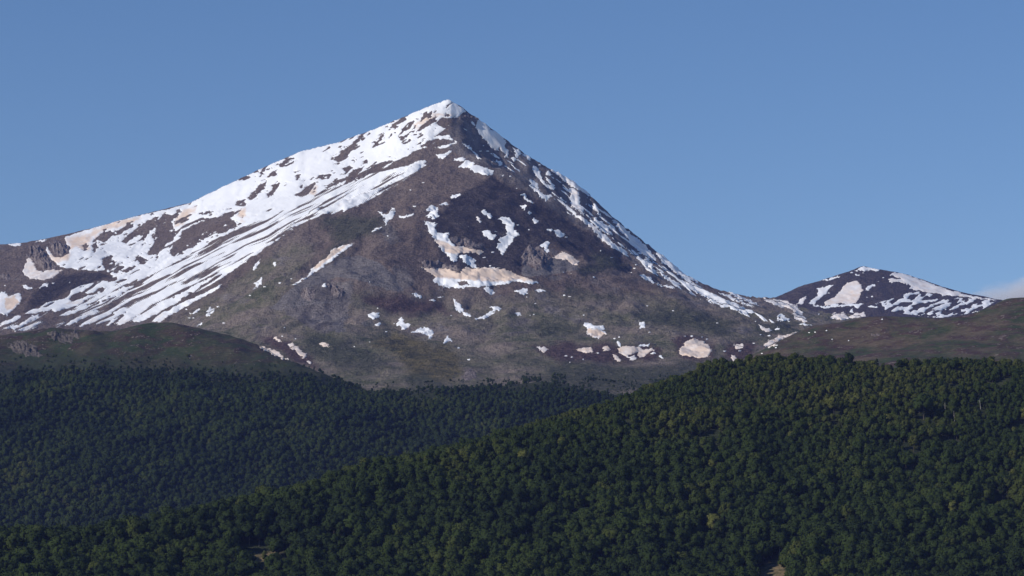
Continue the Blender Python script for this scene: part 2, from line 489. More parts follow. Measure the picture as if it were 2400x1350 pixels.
Z_HEATH = [zp('P', [(1155, 415), (1210, 436), (1290, 488), (1380, 545), (1460, 605), (1490, 645), (1400, 615), (1340, 600), (1285, 568), (1245, 590), (1215, 640), (1150, 655), (1060, 640), (1025, 575), (1000, 520), (1040, 490), (1050, 465), (1110, 440)]),
           zp('A', [(420, 860), (500, 805), (640, 795), (890, 832), (800, 870), (560, 950), (430, 1030), (300, 1080), (200, 1130), (230, 1010), (330, 910)]),
           zp('E', [(940, 300), (1100, 330), (1200, 380), (1130, 440), (1000, 490), (860, 470), (900, 400), (1000, 400)])]
Z_SCREE = [[(632, 722), (683, 675), (744, 635), (805, 602), (845, 598), (888, 615), (926, 646), (948, 686), (930, 683), (872, 669), (830, 655), (788, 648), (742, 668), (694, 690), (648, 726)],
           zp('C', [(480, 730), (640, 680), (700, 600), (800, 680), (870, 700), (960, 690), (1020, 720), (900, 715), (760, 720), (640, 745), (500, 765)]),
           zp('C', [(930, 830), (1010, 815), (1110, 810), (1030, 840), (1030, 900), (1060, 940), (960, 950), (940, 890)]),
           zp('E', [(400, 470), (440, 400), (520, 440), (640, 370), (720, 355), (860, 420), (880, 440), (780, 460), (640, 485), (520, 490), (430, 500)]),
           zp('C', [(1160, 860), (1260, 840), (1280, 890), (1200, 900)])]
Z_OCHRE = [zp('C', [(1250, 1020), (1400, 960), (1560, 960), (1750, 1080), (1800, 1010), (1880, 1060), (1960, 1180), (1960, 1290), (1800, 1330), (1600, 1280), (1450, 1150)])]
Z_RUST = [zp('E', [(480, 1050), (700, 1020), (1000, 1040), (1200, 1040), (1500, 1050), (1480, 1150), (1200, 1190), (900, 1160), (700, 1170), (560, 1110)]),
          zp('E', [(1620, 1000), (1760, 960), (1930, 1030), (1950, 1140), (1800, 1170), (1650, 1140)]), zp('E', [(2000, 1050), (2250, 1000), (2250, 1180), (2060, 1200)]),
          zp('C', [(340, 960), (480, 960), (600, 1010), (780, 1130), (860, 1250), (640, 1170), (450, 1060)]), zp('C', [(1150, 640), (1450, 660), (1800, 700), (1900, 790), (1500, 790), (1250, 750)])]
Z_ROCK = [zp('C', [(1440, 400), (1520, 420), (1600, 560), (1500, 600), (1420, 470)]), zp('C', [(1340, 80), (1440, 90), (1470, 220), (1380, 240), (1330, 150)]),
          zp('P', [(1060, 285), (1110, 262), (1200, 330), (1310, 410), (1400, 470), (1480, 545), (1560, 605), (1660, 690), (1600, 690), (1500, 625), (1380, 538), (1260, 468), (1150, 405), (1085, 365), (1045, 350)]),
          zp('P', [(700, 680), (760, 655), (820, 660), (830, 700), (800, 760), (760, 790), (650, 720)])]

Z_SHRUB = [zp('C', [(830, 30), (900, 15), (1340, 25), (1350, 100), (1250, 160), (1100, 235), (1000, 330), (880, 400), (820, 450), (870, 350), (990, 280), (960, 240), (940, 180), (900, 150), (940, 130), (860, 90)]),
           zp('C', [(1225, 900), (1320, 880), (1420, 930), (1500, 950), (1400, 1010), (1260, 990)]), zp('C', [(700, 930), (900, 960), (1250, 1090), (1450, 1180), (1300, 1250), (1000, 1230), (760, 1080)]),
           zp('C', [(1540, 1260), (1640, 1215), (1780, 1260), (1800, 1330), (1960, 1350), (1960, 1420), (1560, 1400)]), zp('E', [(540, 840), (700, 860), (870, 900), (840, 960), (640, 960), (520, 920)]),
           zp('E', [(950, 310), (1100, 320), (1220, 390), (1120, 420), (1060, 460), (900, 480), (880, 440), (1010, 400)]), zp('E', [(760, 560), (900, 570), (860, 620), (1100, 640), (1180, 700), (1000, 690), (740, 640)]),
           zp('E', [(760, 1110), (860, 1130), (1000, 1180), (1400, 1190), (1700, 1160), (1960, 1170), (1900, 1330), (1400, 1400), (900, 1420), (560, 1400), (700, 1290), (820, 1240), (700, 1180)]), zp('F', [(240, 690), (560, 715), (560, 760), (440, 790), (300, 800), (240, 760)]),
           zp('C', [(1200, 860), (1260, 880), (1250, 960), (1180, 940)]), zp('E', [(1300, 760), (1560, 740), (1900, 800), (2100, 860), (2000, 960), (1560, 900), (1380, 860)])]

def zone(polys, px, py, soft=9.0):
    v = np.zeros(px.shape)
    for p in polys:
        v = np.maximum(v, sstep(-soft, soft, sdf_box(p, px, py, 40)))
    return v

def mountain_attrs(px, py, V):
    wx = px + 9 * fbm(px / 45, py / 45, 3, 3); wy = py + 7 * fbm(px / 45, py / 45, 3, 8)
    g = sstep(650, 750, wy + 20 * fbm(px / 120, py / 60, 3, 21)) * sstep(300, 620, wx + (wy - 700) * 1.0)
    g = np.maximum(g, 0.9 * zone([[(300, 800), (450, 730), (600, 620), (690, 560), (740, 580), (700, 650), (640, 720), (760, 760), (770, 840), (480, 810)]], wx, wy, 22))
    low = (0.30 + 0.55 * fbm(px / 90, py / 30, 4, 57)) * sstep(765, 850, wy) + 0.22 * sstep(1150, 1350, wx) * sstep(790, 850, wy)
    pale = 0.50 * sstep(0.05, 0.45, fbm(px / 70, py / 38, 4, 29)) * sstep(470, 620, py) * sstep(900, 760, py)
    return dict(heath=np.maximum(zone(Z_HEATH, wx, wy, 13), 0.52 * zone([[(990, 515), (955, 532), (905, 560), (890, 590), (930, 640), (985, 660), (1012, 640), (1015, 580)]], wx, wy, 14)), scree=zone(Z_SCREE, px + 0.4 * (wx - px), py + 0.4 * (wy - py), 4), ochre=zone(Z_OCHRE, wx, wy, 22), rust=zone(Z_RUST, wx, wy, 18),
                rock=np.maximum(pale, zone(Z_ROCK, wx, wy, 12)), green=g, shrub=np.maximum(np.clip(low, 0, 1), zone(Z_SHRUB, wx + 14 * fbm(px / 70, py / 40, 3, 13), wy + 8 * fbm(px / 70, py / 40, 3, 18), 26)))

KNEE = [(1000, 490, 7020), (985, 505, 6985), (930, 522, 6930), (880, 546, 6880), (820, 592, 6780), (760, 627, 6700), (690, 667, 6600), (620, 702, 6500)]
CRAGLINE = [(640, 735, 6400), (720, 692, 6410), (780, 655, 6510), (820, 675, 6440), (880, 690, 6390)]
def mountain_noise(X, Y, Z):
    up = sstep(450, 900, Z)
    left = sstep(-150, -500, X - (Y - 7300) * 0.9) * sstep(6400, 6900, Y)      # the snow-filled flank is smoother
    wx = X + 60 * fbm(X / 300, Y / 300, 2, 31)
    ribs = ridged(wx / 85, Y / 420, 4, 5) * 7.5 * up * (1 - 0.7 * left)
    n = 7 * fbm(X / 210, Y / 210, 4, 2) * (1 - 0.4 * left) + ribs + ridged(X / 55 + 0.4 * fbm(X / 90, Y / 90, 2, 8), Y / 80, 4, 9) * 4.6 * up * (1 - 0.75 * left) + 3.0 * fbm(X / 28, Y / 28, 2, 14) * up * (1 - 0.75 * left)
    n = n + 20 * np.exp(-near_line([SKY_L[:12], SKY_R, S1[:9], R2], X, Y) / 55)
    n = n + 24 * np.exp(-near_line([KNEE], X, Y) / 45) + 16 * np.exp(-near_line([CRAGLINE], X, Y) / 40)
    return n - 90 * sstep(4760, 4580, Y)

T0 = terrain('mountain', tps(M), (-1850, 1850), (4500, 8900), 7.0, mountain_noise, M_MOUNT, mountain_attrs, SKY_L + SKY_R)
tag(T0['o'], 'snow-streaked pointed mountain with brown slopes', None, None, 'structure')

# --- second, lower peak far behind on the right
CREST3 = [(1700, 730, 9500), (1760, 712, 9550), (1818, 697, 9600), (1878, 669, 9650), (1913, 660, 9680), (1984, 637, 9700), (2021, 623, 9710), (2061, 631, 9700), (2097, 637, 9690), (2127, 643, 9690),
            (2174, 659, 9680), (2218, 674, 9660), (2263, 687, 9650), (2307, 696, 9640), (2343, 704, 9620), (2420, 715, 9600), (2550, 740, 9600)]
P3 = ridge(CREST3, 300, 170)
P3 += [at(*q) for q in [(1880, 757, 9000), (2000, 752, 8980), (2200, 756, 8980), (2350, 745, 9080), (1818, 725, 9150), (1700, 760, 9100), (1985, 692, 9310), (2100, 665, 9430), (2080, 690, 9260), (2150, 705, 9240), (1900, 722, 9180), (2250, 722, 9210),
                        (2040, 722, 9120), (2480, 770, 9000), (2000, 800, 8500), (1700, 800, 8600), (2400, 800, 8500)]]
def far_attrs(px, py, V):
    z = np.zeros(px.shape)
    return dict(heath=0.72 + z, scree=z, ochre=z, rust=z, rock=0.25 + z, green=z, shrub=z)
T3 = terrain('far_mountain', tps(P3), (560, 2250), (8500, 10100), 9.0,
             lambda X, Y, Z: 5 * fbm(X / 170, Y / 170, 4, 12) + ridged(X / 80, Y / 200, 3, 15) * 3, M_MOUNT, far_attrs, CREST3)
tag(T3['o'], 'lower dark peak with large snow patches behind the right saddle', None, None, 'structure')

# --- grassy hill on the left, with the wood on its lower slope
HILL = [(-300, 795, 5050), (-150, 790, 5030), (0, 786, 5000), (60, 778, 4990), (120, 768, 4985), (180, 773, 4980), (260, 777, 4960), (330, 760, 4950), (400, 755, 4950), (470, 770, 4930), (550, 789, 4900), (600, 806, 4870),
        (650, 834, 4820), (735, 866, 4740), (800, 893, 4680), (870, 920, 4640), (950, 922, 4620), (1050, 918, 4610), (1150, 912, 4600), (1300, 912, 4600), (1450, 938, 4560), (1600, 970, 4500)]
P2 = ridge(HILL, 180, 45, 500, 190)
P2 += [at(*q) for q in [(0, 875, 4680), (200, 865, 4700), (400, 870, 4680), (600, 885, 4640), (330, 815, 4800), (100, 820, 4820), (0, 1000, 4380), (300, 1000, 4380), (600, 1000, 4370), (900, 1000, 4420), (1200, 1000, 4420), (1450, 1010, 4400),
                        (0, 1130, 4170), (300, 1130, 4165), (600, 1130, 4180), (900, 1110, 4230), (1200, 1085, 4280), (0, 1275, 3980), (300, 1275, 3980), (600, 1275, 3970), (1000, 1255, 3980), (1500, 1200, 3950),
                        (-300, 1000, 4380), (-300, 1270, 3980), (-300, 880, 4680), (1800, 1100, 4200), (1700, 1020, 4350)]]
P2 += [(x, 3450, 120) for x in (-1000, -500, 0, 500, 1000)] + [(x, 3050, 70) for x in (-1000, 0, 1000)]
def forest_edge(px):
    return np.interp(px, [-300, 0, 100, 200, 300, 520, 600, 720, 830, 870, 960, 1100, 1140, 1200, 1280, 1400, 1450, 1700],
                    [880, 872, 858, 850, 858, 868, 872, 868, 898, 914, 914, 905, 898, 902, 892, 912, 922, 960])
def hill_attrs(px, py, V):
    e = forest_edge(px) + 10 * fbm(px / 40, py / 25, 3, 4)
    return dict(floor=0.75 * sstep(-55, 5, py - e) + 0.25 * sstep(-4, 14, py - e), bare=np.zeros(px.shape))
T2 = terrain('grassy_hill', tps(P2), (-1150, 700), (3000, 5500), 8.0,
             lambda X, Y, Z: 12 * fbm(X / 170, Y / 170, 4, 41) + 3.0 * ridged(X / 60, Y / 120, 3, 44), M_GRASS, hill_attrs, HILL[:15])
tag(T2['o'], 'dark green grassy hill rising on the left above the wood', None, None, 'structure')

# --- brown meadow hill on the right
CREST4 = [(2900, 680, 4300), (2700, 686, 4300), (2500, 693, 4300), (2400, 697, 4300), (2361, 699, 4310), (2343, 706, 4320), (2322, 718, 4320), (2290, 731, 4330), (2263, 739, 4340), (2204, 747, 4360), (2144, 743, 4380), (2070, 741, 4400),
            (2026, 744, 4420), (1961, 757, 4440), (1904, 764, 4450), (1850, 787, 4430), (1790, 817, 4400), (1740, 842, 4380), (1690, 872, 4330), (1600, 915, 4250)]
P4 = ridge(CREST4, 160, 40, 450, 170)
P4 += [at(*q) for q in [(2400, 762, 4050), (2200, 790, 4080), (2000, 800, 4150), (2400, 840, 3750), (2200, 850, 3750), (2000, 855, 3850), (1850, 862, 3980), (1750, 885, 4000), (2400, 950, 3400), (2000, 960, 3400), (1600, 985, 3700), (2800, 760, 4000), (2800, 900, 3500)]]
def meadow_attrs(px, py, V):
    return dict(floor=np.zeros(px.shape), bare=np.zeros(px.shape))
T4 = terrain('meadow_hill', tps(P4), (150, 1150), (3200, 5000), 7.0,
             lambda X, Y, Z: 4 * fbm(X / 150, Y / 150, 3, 51) + 1.5 * ridged(X / 50, Y / 100, 3, 54), M_MEADOW, meadow_attrs, CREST4)
tag(T4['o'], 'brown green meadow hill on the right above the trees', None, None, 'structure')

# --- the near wooded slope and the valley floor in front of it
CREST = [(-300, 1285, 2350), (-100, 1285, 2360), (0, 1287, 2370), (250, 1272, 2390), (480, 1235, 2420), (700, 1177, 2470), (900, 1115, 2520), (1070, 1062, 2560), (1240, 1020, 2600), (1400, 968, 2650), (1520, 918, 2690), (1650, 880, 2730), (1800, 868, 2750),
         (2000, 868, 2750), (2200, 868, 2750), (2400, 868, 2750), (2600, 872, 2750), (2900, 880, 2750)]
P1 = ridge(CREST, 150, 35, 450, 150)
P1 += [at(x, 1350, 2290) for x in range(-400, 3001, 280)]
P1 += [at(*q) for q in [(2000, 1050, 2540), (2400, 1050, 2545), (1600, 1050, 2525), (1700, 950, 2640), (2400, 1200, 2410), (1900, 1200, 2410), (1400, 1150, 2450), (1000, 1200, 2415), (1300, 1250, 2370)]]
P1 += [(x, 1900, 22) for x in range(-800, 1001, 300)] + [(x, 1200, -8) for x in range(-800, 1001, 450)] + [(x, 500, -18) for x in (-800, -300, 300, 1000)] + [(x, -250, -20) for x in (-800, 0, 1000)]
CLEAR = [[(562, 1314), (600, 1300), (630, 1288), (668, 1288), (645, 1304), (625, 1318), (590, 1320)], [(730, 1260), (770, 1250), (765, 1262), (740, 1266)],
         [(1768, 1345), (1795, 1322), (1825, 1306), (1856, 1330), (1835, 1365), (1765, 1365)], [(1236, 1285), (1262, 1262), (1256, 1298), (1240, 1302)]]
def slope_attrs(px, py, V):
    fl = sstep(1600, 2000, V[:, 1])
    wx = px + 6 * fbm(px / 15, py / 12, 2, 4); wy = py + 4 * fbm(px / 15, py / 12, 2, 9)
    return dict(floor=fl, bare=zone(CLEAR, wx, wy, 4))
T1 = terrain('wooded_slope', tps(P1), (-760, 960), (-250, 3260), 9.0,
             lambda X, Y, Z: (6 * fbm(X / 160, Y / 160, 3, 61)) * sstep(1700, 2200, Y), M_MEADOW, slope_attrs)
tag(T1['o'], 'near hillside under dense wood descending to the left', None, None, 'structure')

# ------------------------------------------------------------------ patches that lie on the terrain (snow, crags)
_v, _f, off = [], [], 0
for t in TERR:
    _v.append(t['V']); _f.append(t['F'] + off); off += len(t['V'])
BVH = BVHTree.FromPolygons(np.concatenate(_v).tolist(), np.concatenate(_f).tolist())
del _v, _f
ORI = Vector((0, 0, 0))

def contour(x0, y0, x1, y1, step, vfun):
    """triangles of the region v > 0 on a lattice: returns px, py, v, tris"""
    xs = np.arange(x0, x1 + step, step); ys = np.arange(y0, y1 + step, step)
    gx, gy = np.meshgrid(xs, ys)
    v = vfun(gx, gy)
    ny, nx = v.shape
    P = nx * ny
    ids = np.arange(P).reshape(ny, nx)
    fx, fy, fv = gx.ravel(), gy.ravel(), v.ravel()
    tri = np.concatenate([np.stack([ids[:-1, :-1], ids[:-1, 1:], ids[1:, 1:]], -1).reshape(-1, 3), np.stack([ids[:-1, :-1], ids[1:, 1:], ids[1:, :-1]], -1).reshape(-1, 3)])
    s = fv[tri] > 0
    k = s.sum(1)
    full = tri[k == 3]
    out = [full]
    ekey = []; parts = []
    for want in (1, 2):
        T = tri[k == want]; S = s[k == want]
        if not len(T): continue
        odd = (S if want == 1 else ~S).argmax(1)      # rotate so that the odd corner comes first
        r = np.arange(len(T))
        a, b_, c = T[r, odd], T[r, (odd + 1) % 3], T[r, (odd + 2) % 3]
        parts.append((want, a, b_, c))
        for q in (b_, c): ekey.append(np.stack([np.minimum(a, q), np.maximum(a, q)], -1))
    ex = np.zeros(0); ey = np.zeros(0)
    if ekey:
        E = np.concatenate(ekey); code = E[:, 0].astype(np.int64) * P + E[:, 1]
        u, inv = np.unique(code, return_inverse=True)
        i, j = u // P, u % P
        t = fv[i] / (fv[i] - fv[j])
        t = np.clip(t, 0.02, 0.98)
        ex = fx[i] + t * (fx[j] - fx[i]); ey = fy[i] + t * (fy[j] - fy[i])
        o = 0
        for want, a, b_, c in parts:
            m = len(a); e1 = P + inv[o:o + m]; e2 = P + inv[o + m:o + 2 * m]; o += 2 * m
            if want == 1: out.append(np.stack([a, e1, e2], -1))
            else:
                out.append(np.stack([e1, b_, c], -1)); out.append(np.stack([e1, c, e2], -1))
    tris = np.concatenate(out)
    used, inv = np.unique(tris, return_inverse=True)
    ax = np.concatenate([fx, ex]); ay = np.concatenate([fy, ey]); av = np.concatenate([fv, np.zeros(len(ex))])
    return ax[used], ay[used], av[used], inv.reshape(-1, 3)

def drape(px, py, tris, h, maxd=90.0):
    """drop the outline onto the ground along the line of sight, raise it by h along the surface normal"""
    n = len(px)
    dx, dy, dz = ray_dir(px, py)
    V = np.zeros((n, 3)); ok = np.zeros(n, bool)
    for i in range(n):
        d = Vector((dx[i], dy[i], dz[i])).normalized()
        loc, nor, idx, dist = BVH.ray_cast(ORI, d, 20000)
        if loc is None: continue
        if nor.z < 0: nor = -nor
        V[i] = loc + nor * h[i]; ok[i] = True
    k = ok[tris].all(1)
    D = V[:, 1][tris]
    k &= (D.max(1) - D.min(1)) < maxd
    return V, tris[k]

def comps(n, tris):
    par = list(range(n))
    def find(a):
        while par[a] != a:
            par[a] = par[par[a]]; a = par[a]
        return a
    for a, b_, c in tris.tolist():
        ra, rb, rc = find(a), find(b_), find(c)
        if ra != rb: par[rb] = ra
        if find(rc) != ra: par[find(rc)] = ra
    return np.array([find(a) for a in tris[:, 0].tolist()])

def sub_mesh(name, V, tris, mat, attrs):
    used, inv = np.unique(tris, return_inverse=True)
    me = mesh_np(name, V[used], inv.reshape(-1, 3)[:, ::-1], mat)
    for k, a in attrs.items(): set_attr(me, k, a[used])
    return me

def ragged(x, y, amp=1.0, seed=0):
    """ragged melting edge: lattice coordinates shifted by noise stretched along the slope's rills"""
    u = x * 0.89 - y * 0.455; w = x * 0.455 + y * 0.89
    a = (3.8 * fbm(u / 24, w / 9, 4, 70 + seed, 0.6) + 2.6 * perlin(u / 7, w / 3.6, 75 + seed)) * amp
    b_ = (2.7 * fbm(u / 20, w / 8, 4, 90 + seed, 0.6) + 1.7 * perlin(u / 6, w / 3.4, 95 + seed)) * amp
    return x + a, y + b_

CRUMBS = []
def snow_patch(z, label, pts, dust=0.0, name='snow_patch', holes=(), rag=0.95, hmax=0.8, group=None, seed=0, dustpoly=None):
    poly = zp(z, pts)
    p = np.array(poly)
    hol = [zp(z, q) for q in holes]
    def vf(x, y):
        X, Y = ragged(x, y, rag, seed)
        v = sdf(poly, X, Y) + 0.4
        for q in hol: v = np.minimum(v, -sdf(q, X, Y))
        return v
    step = 1.2 if max(np.ptp(p[:, 0]), np.ptp(p[:, 1])) < 70 else 1.6
    px, py, v, tr = contour(p[:, 0].min() - 5, p[:, 1].min() - 5, p[:, 0].max() + 5, p[:, 1].max() + 5, step, vf)
    if not len(tr): return None
    h = np.where(v <= 0, -0.2, 0.3 + np.minimum(v / 3, 1) * hmax)
    V, tr = drape(px, py, tr, h)
    if not len(tr): return None
    d = np.full(len(px), float(dust))
    if dustpoly is not None:
        for dp in dustpoly:
            d = np.maximum(d, sstep(-3, 4, sdf(zp(z, dp), px + 4 * fbm(px / 12, py / 8, 2, 5), py + 3 * fbm(px / 12, py / 8, 2, 6))))
    root = comps(len(px), tr)                # the patch is its largest piece, crumbs round it go with the loose scraps
    ur, ri = np.unique(root, return_inverse=True)
    big = np.argmax(np.bincount(ri))
    if len(ur) > 1: CRUMBS.append((V, tr[ri != big], d))
    me = sub_mesh(name, V, tr[ri == big], M_SNOW, dict(dust=d))
    o = link(name, me)
    tag(o, label, 'snow patch', group or 'snow patches lying on the mountain')
    return o

# ---- the great snowfield on the left flank
SOLID = [(1070, 222), (1050, 216), (1000, 234), (960, 251), (880, 285), (790, 318), (700, 342), (620, 382), (560, 413), (500, 446), (440, 477), (400, 488), (350, 500), (300, 511), (240, 527), (190, 543), (152, 555)] + \
    zp('A', [(525, 575), (560, 610), (545, 650), (480, 690), (430, 680), (395, 630), (365, 592), (370, 640), (400, 705), (440, 730), (475, 762), (580, 778), (640, 787), (760, 792), (830, 790), (892, 830), (865, 872), (800, 870), (740, 885), (650, 908),
             (600, 920), (560, 950), (548, 985), (500, 1010), (430, 1030), (370, 1040), (330, 1060), (305, 1090), (230, 1100), (188, 1135), (250, 1135), (320, 1120), (400, 1105), (440, 1118), (560, 1080), (640, 1055), (690, 1020), (760, 990), (800, 962),
             (700, 985), (640, 1015), (575, 1028), (552, 1022), (575, 980), (640, 958), (700, 975), (790, 948), (870, 908), (1100, 880), (1240, 805), (1500, 665), (1700, 545), (1900, 455), (2100, 375), (2362, 275)]) + \
    zp('B', [(860, 832), (1030, 790), (1250, 705), (1350, 660), (1430, 610), (1530, 560), (1640, 510), (1700, 490), (1780, 500), (1850, 480), (1925, 450), (1900, 425), (1860, 395), (1790, 400), (1740, 407), (1800, 370), (1860, 335), (1890, 310), (1925, 265), (1960, 230), (2000, 210), (1930, 150), (1890, 108)])
STREAK = zp('B', [(600, 905), (860, 825), (1030, 790), (1250, 705), (1380, 672), (1500, 642), (1600, 602), (1665, 592), (1690, 610), (1600, 690), (1480, 770), (1350, 840), (1250, 900), (1150, 950), (1050, 985), (950, 1005), (850, 1020), (760, 1070), (690, 1105), (640, 1112), (560, 1180), (480, 1240), (400, 1290), (330, 1340)]) + \
    zp('A', [(1900, 745), (1780, 830), (1650, 915), (1500, 1000), (1330, 1085), (1200, 1140), (1000, 1200), (700, 1215), (400, 1240), (150, 1265), (0, 1262), (0, 1195), (200, 1135), (440, 1118), (640, 1055), (800, 962), (870, 908), (1100, 878), (1240, 802), (1500, 662), (1700, 542), (1900, 452), (2100, 372)])
ROCKS = [zp('A', q) for q in [
    [(975, 550), (1000, 520), (1040, 490), (1100, 440), (1180, 395), (1220, 380), (1250, 400), (1230, 450), (1180, 470), (1160, 510), (1130, 560), (1120, 540), (1140, 500), (1080, 520), (1030, 545), (990, 580)],
    [(1240, 400), (1300, 340), (1370, 350), (1420, 320), (1400, 370), (1360, 400), (1380, 470), (1410, 490), (1380, 520), (1370, 550), (1300, 590), (1260, 640), (1240, 685), (1230, 655), (1170, 670), (1185, 620), (1220, 570), (1215, 520), (1240, 450)],
    [(1340, 650), (1370, 580), (1440, 520), (1450, 470), (1530, 430), (1570, 410), (1640, 390), (1720, 370), (1800, 330), (1860, 320), (1820, 370), (1870, 420), (1840, 450), (1780, 490), (1720, 490), (1680, 470), (1650, 510), (1600, 550), (1580, 540), (1540, 600), (1480, 620), (1400, 650), (1380, 680)],
    [(810, 720), (850, 680), (890, 670), (880, 700), (915, 730), (900, 760), (870, 790), (830, 780)], [(910, 800), (920, 750), (980, 755), (960, 780), (930, 810)], [(980, 795), (1030, 760), (1065, 765), (1010, 800)],
    [(1060, 685), (1120, 680), (1165, 710), (1155, 740), (1110, 735)], [(1965, 220), (2000, 170), (2060, 110), (2110, 80), (2090, 140), (2030, 190), (1990, 230)], [(1860, 270), (1900, 240), (1940, 220), (1920, 270), (1900, 280)],
    [(2130, 190), (2170, 120), (2215, 90), (2190, 150), (2150, 195)], [(1590, 350), (1640, 320), (1670, 325), (1620, 345)], [(755, 540), (800, 490), (870, 475), (890, 500), (860, 540), (820, 570), (780, 550)],
    [(920, 480), (1000, 430), (1060, 425), (980, 480), (930, 510)], [(655, 590), (690, 575), (700, 600), (670, 610)], [(725, 590), (760, 560), (770, 600), (740, 610)]]] + \
    [zp('B', q) for q in [
    [(660, 870), (700, 840), (750, 790), (820, 765), (800, 790), (770, 830), (740, 880), (700, 885)], [(790, 740), (850, 710), (930, 705), (920, 735), (840, 735)],
    [(1030, 780), (1080, 720), (1180, 690), (1270, 640), (1380, 600), (1430, 600), (1350, 640), (1260, 690), (1150, 740), (1080, 790), (1030, 800)], [(860, 830), (950, 770), (1060, 720), (1130, 660), (1200, 640), (1150, 690), (1060, 740), (960, 790)],
    [(960, 590), (1000, 540), (1080, 480), (1130, 430), (1180, 385), (1220, 365), (1170, 420), (1110, 490), (1060, 560), (990, 610)], [(1255, 495), (1290, 450), (1330, 400), (1355, 380), (1330, 430), (1280, 480)],
    [(1375, 415), (1415, 378), (1410, 400), (1385, 415)], [(1395, 340), (1440, 300), (1490, 260), (1530, 255), (1510, 285), (1450, 310), (1420, 335)], [(1460, 410), (1500, 350), (1560, 300), (1590, 275), (1570, 330), (1500, 370)],
    [(1480, 430), (1540, 380), (1590, 345), (1550, 390), (1490, 430)], [(1605, 370), (1650, 320), (1720, 270), (1770, 250), (1750, 290), (1690, 320), (1640, 355)], [(1635, 270), (1670, 230), (1730, 198), (1720, 230), (1680, 255), (1640, 285)],
    [(1760, 290), (1810, 255), (1900, 262), (1920, 265), (1900, 300), (1880, 320), (1850, 340), (1820, 335), (1780, 315)], [(1500, 460), (1550, 430), (1560, 440), (1520, 462)], [(1630, 490), (1700, 440), (1770, 425), (1850, 425), (1915, 448), (1850, 472), (1780, 495), (1700, 488)],
    [(1030, 660), (1080, 640), (1110, 645), (1050, 690)], [(650, 720), (680, 700), (690, 705), (665, 725)], [(430, 725), (470, 680), (500, 680), (460, 720)], [(360, 690), (400, 650), (440, 625), (410, 670), (375, 700)], [(520, 630), (570, 590), (620, 570), (640, 580), (590, 610), (540, 645)]]]
DUST = [zp('A', q) for q in [[(510, 540), (700, 490), (900, 400), (1000, 380), (1120, 345), (1060, 420), (950, 450), (800, 480), (720, 560), (690, 640), (600, 620), (540, 620)], [(1350, 440), (1400, 370), (1480, 300), (1560, 290), (1500, 370), (1420, 440)],
                             [(370, 600), (420, 660), (560, 650), (540, 710), (450, 740), (400, 690)], [(520, 1060), (650, 1020), (640, 1040)], [(1900, 320), (1940, 290), (1950, 360), (1900, 400)]]] + \
       [zp('B', q) for q in [[(1580, 310), (1640, 270), (1760, 230), (1900, 235), (1940, 250), (1780, 250), (1700, 290), (1620, 330)], [(760, 840), (800, 790), (830, 800), (790, 870)], [(190, 1030), (250, 960), (270, 1000), (230, 1080)]]]
LOWER = [zp('A', q) for q in [
    [(1040, 1197), (1110, 1197), (1200, 1152), (1330, 1082), (1440, 1012), (1560, 930), (1640, 880), (1700, 838), (1640, 858), (1560, 895), (1450, 955), (1330, 1025), (1230, 1075), (1120, 1135), (1060, 1172)],
    [(1195, 1197), (1270, 1192), (1340, 1152), (1480, 1072), (1600, 1003), (1700, 952), (1780, 893), (1740, 900), (1640, 955), (1560, 995), (1440, 1045), (1330, 1105), (1250, 1145)],
    [(920, 1232), (990, 1207), (1005, 1182), (1045, 1142), (1095, 1094), (1180, 1064), (1270, 1022), (1380, 962), (1490, 896), (1400, 915), (1280, 965), (1190, 1005), (1090, 1045), (1030, 1085), (980, 1135), (950, 1178)],
    [(505, 1230), (560, 1218), (640, 1183), (720, 1143), (785, 1107), (720, 1112), (640, 1147), (560, 1187)], [(610, 1247), (660, 1229), (725, 1200), (660, 1208)],
    [(455, 1158), (540, 1143), (620, 1113), (700, 1083), (765, 1052), (700, 1056), (600, 1096), (520, 1122)], [(20, 1243), (100, 1258), (170, 1238), (240, 1193), (303, 1162), (312, 1138), (260, 1142), (220, 1177), (150, 1212), (80, 1232)],
    [(0, 1218), (40, 1218), (100, 1198), (158, 1167), (162, 1143), (120, 1147), (80, 1177), (30, 1197)], [(765, 1175), (800, 1150), (862, 1125), (830, 1150), (780, 1182)], [(840, 1225), (880, 1180), (940, 1150), (920, 1180), (860, 1225)],
    [(780, 1050), (860, 1010), (950, 980), (1070, 905), (960, 925), (880, 985), (800, 1020)], [(890, 1125), (940, 1090), (1010, 1075), (980, 1115), (920, 1140)]]]

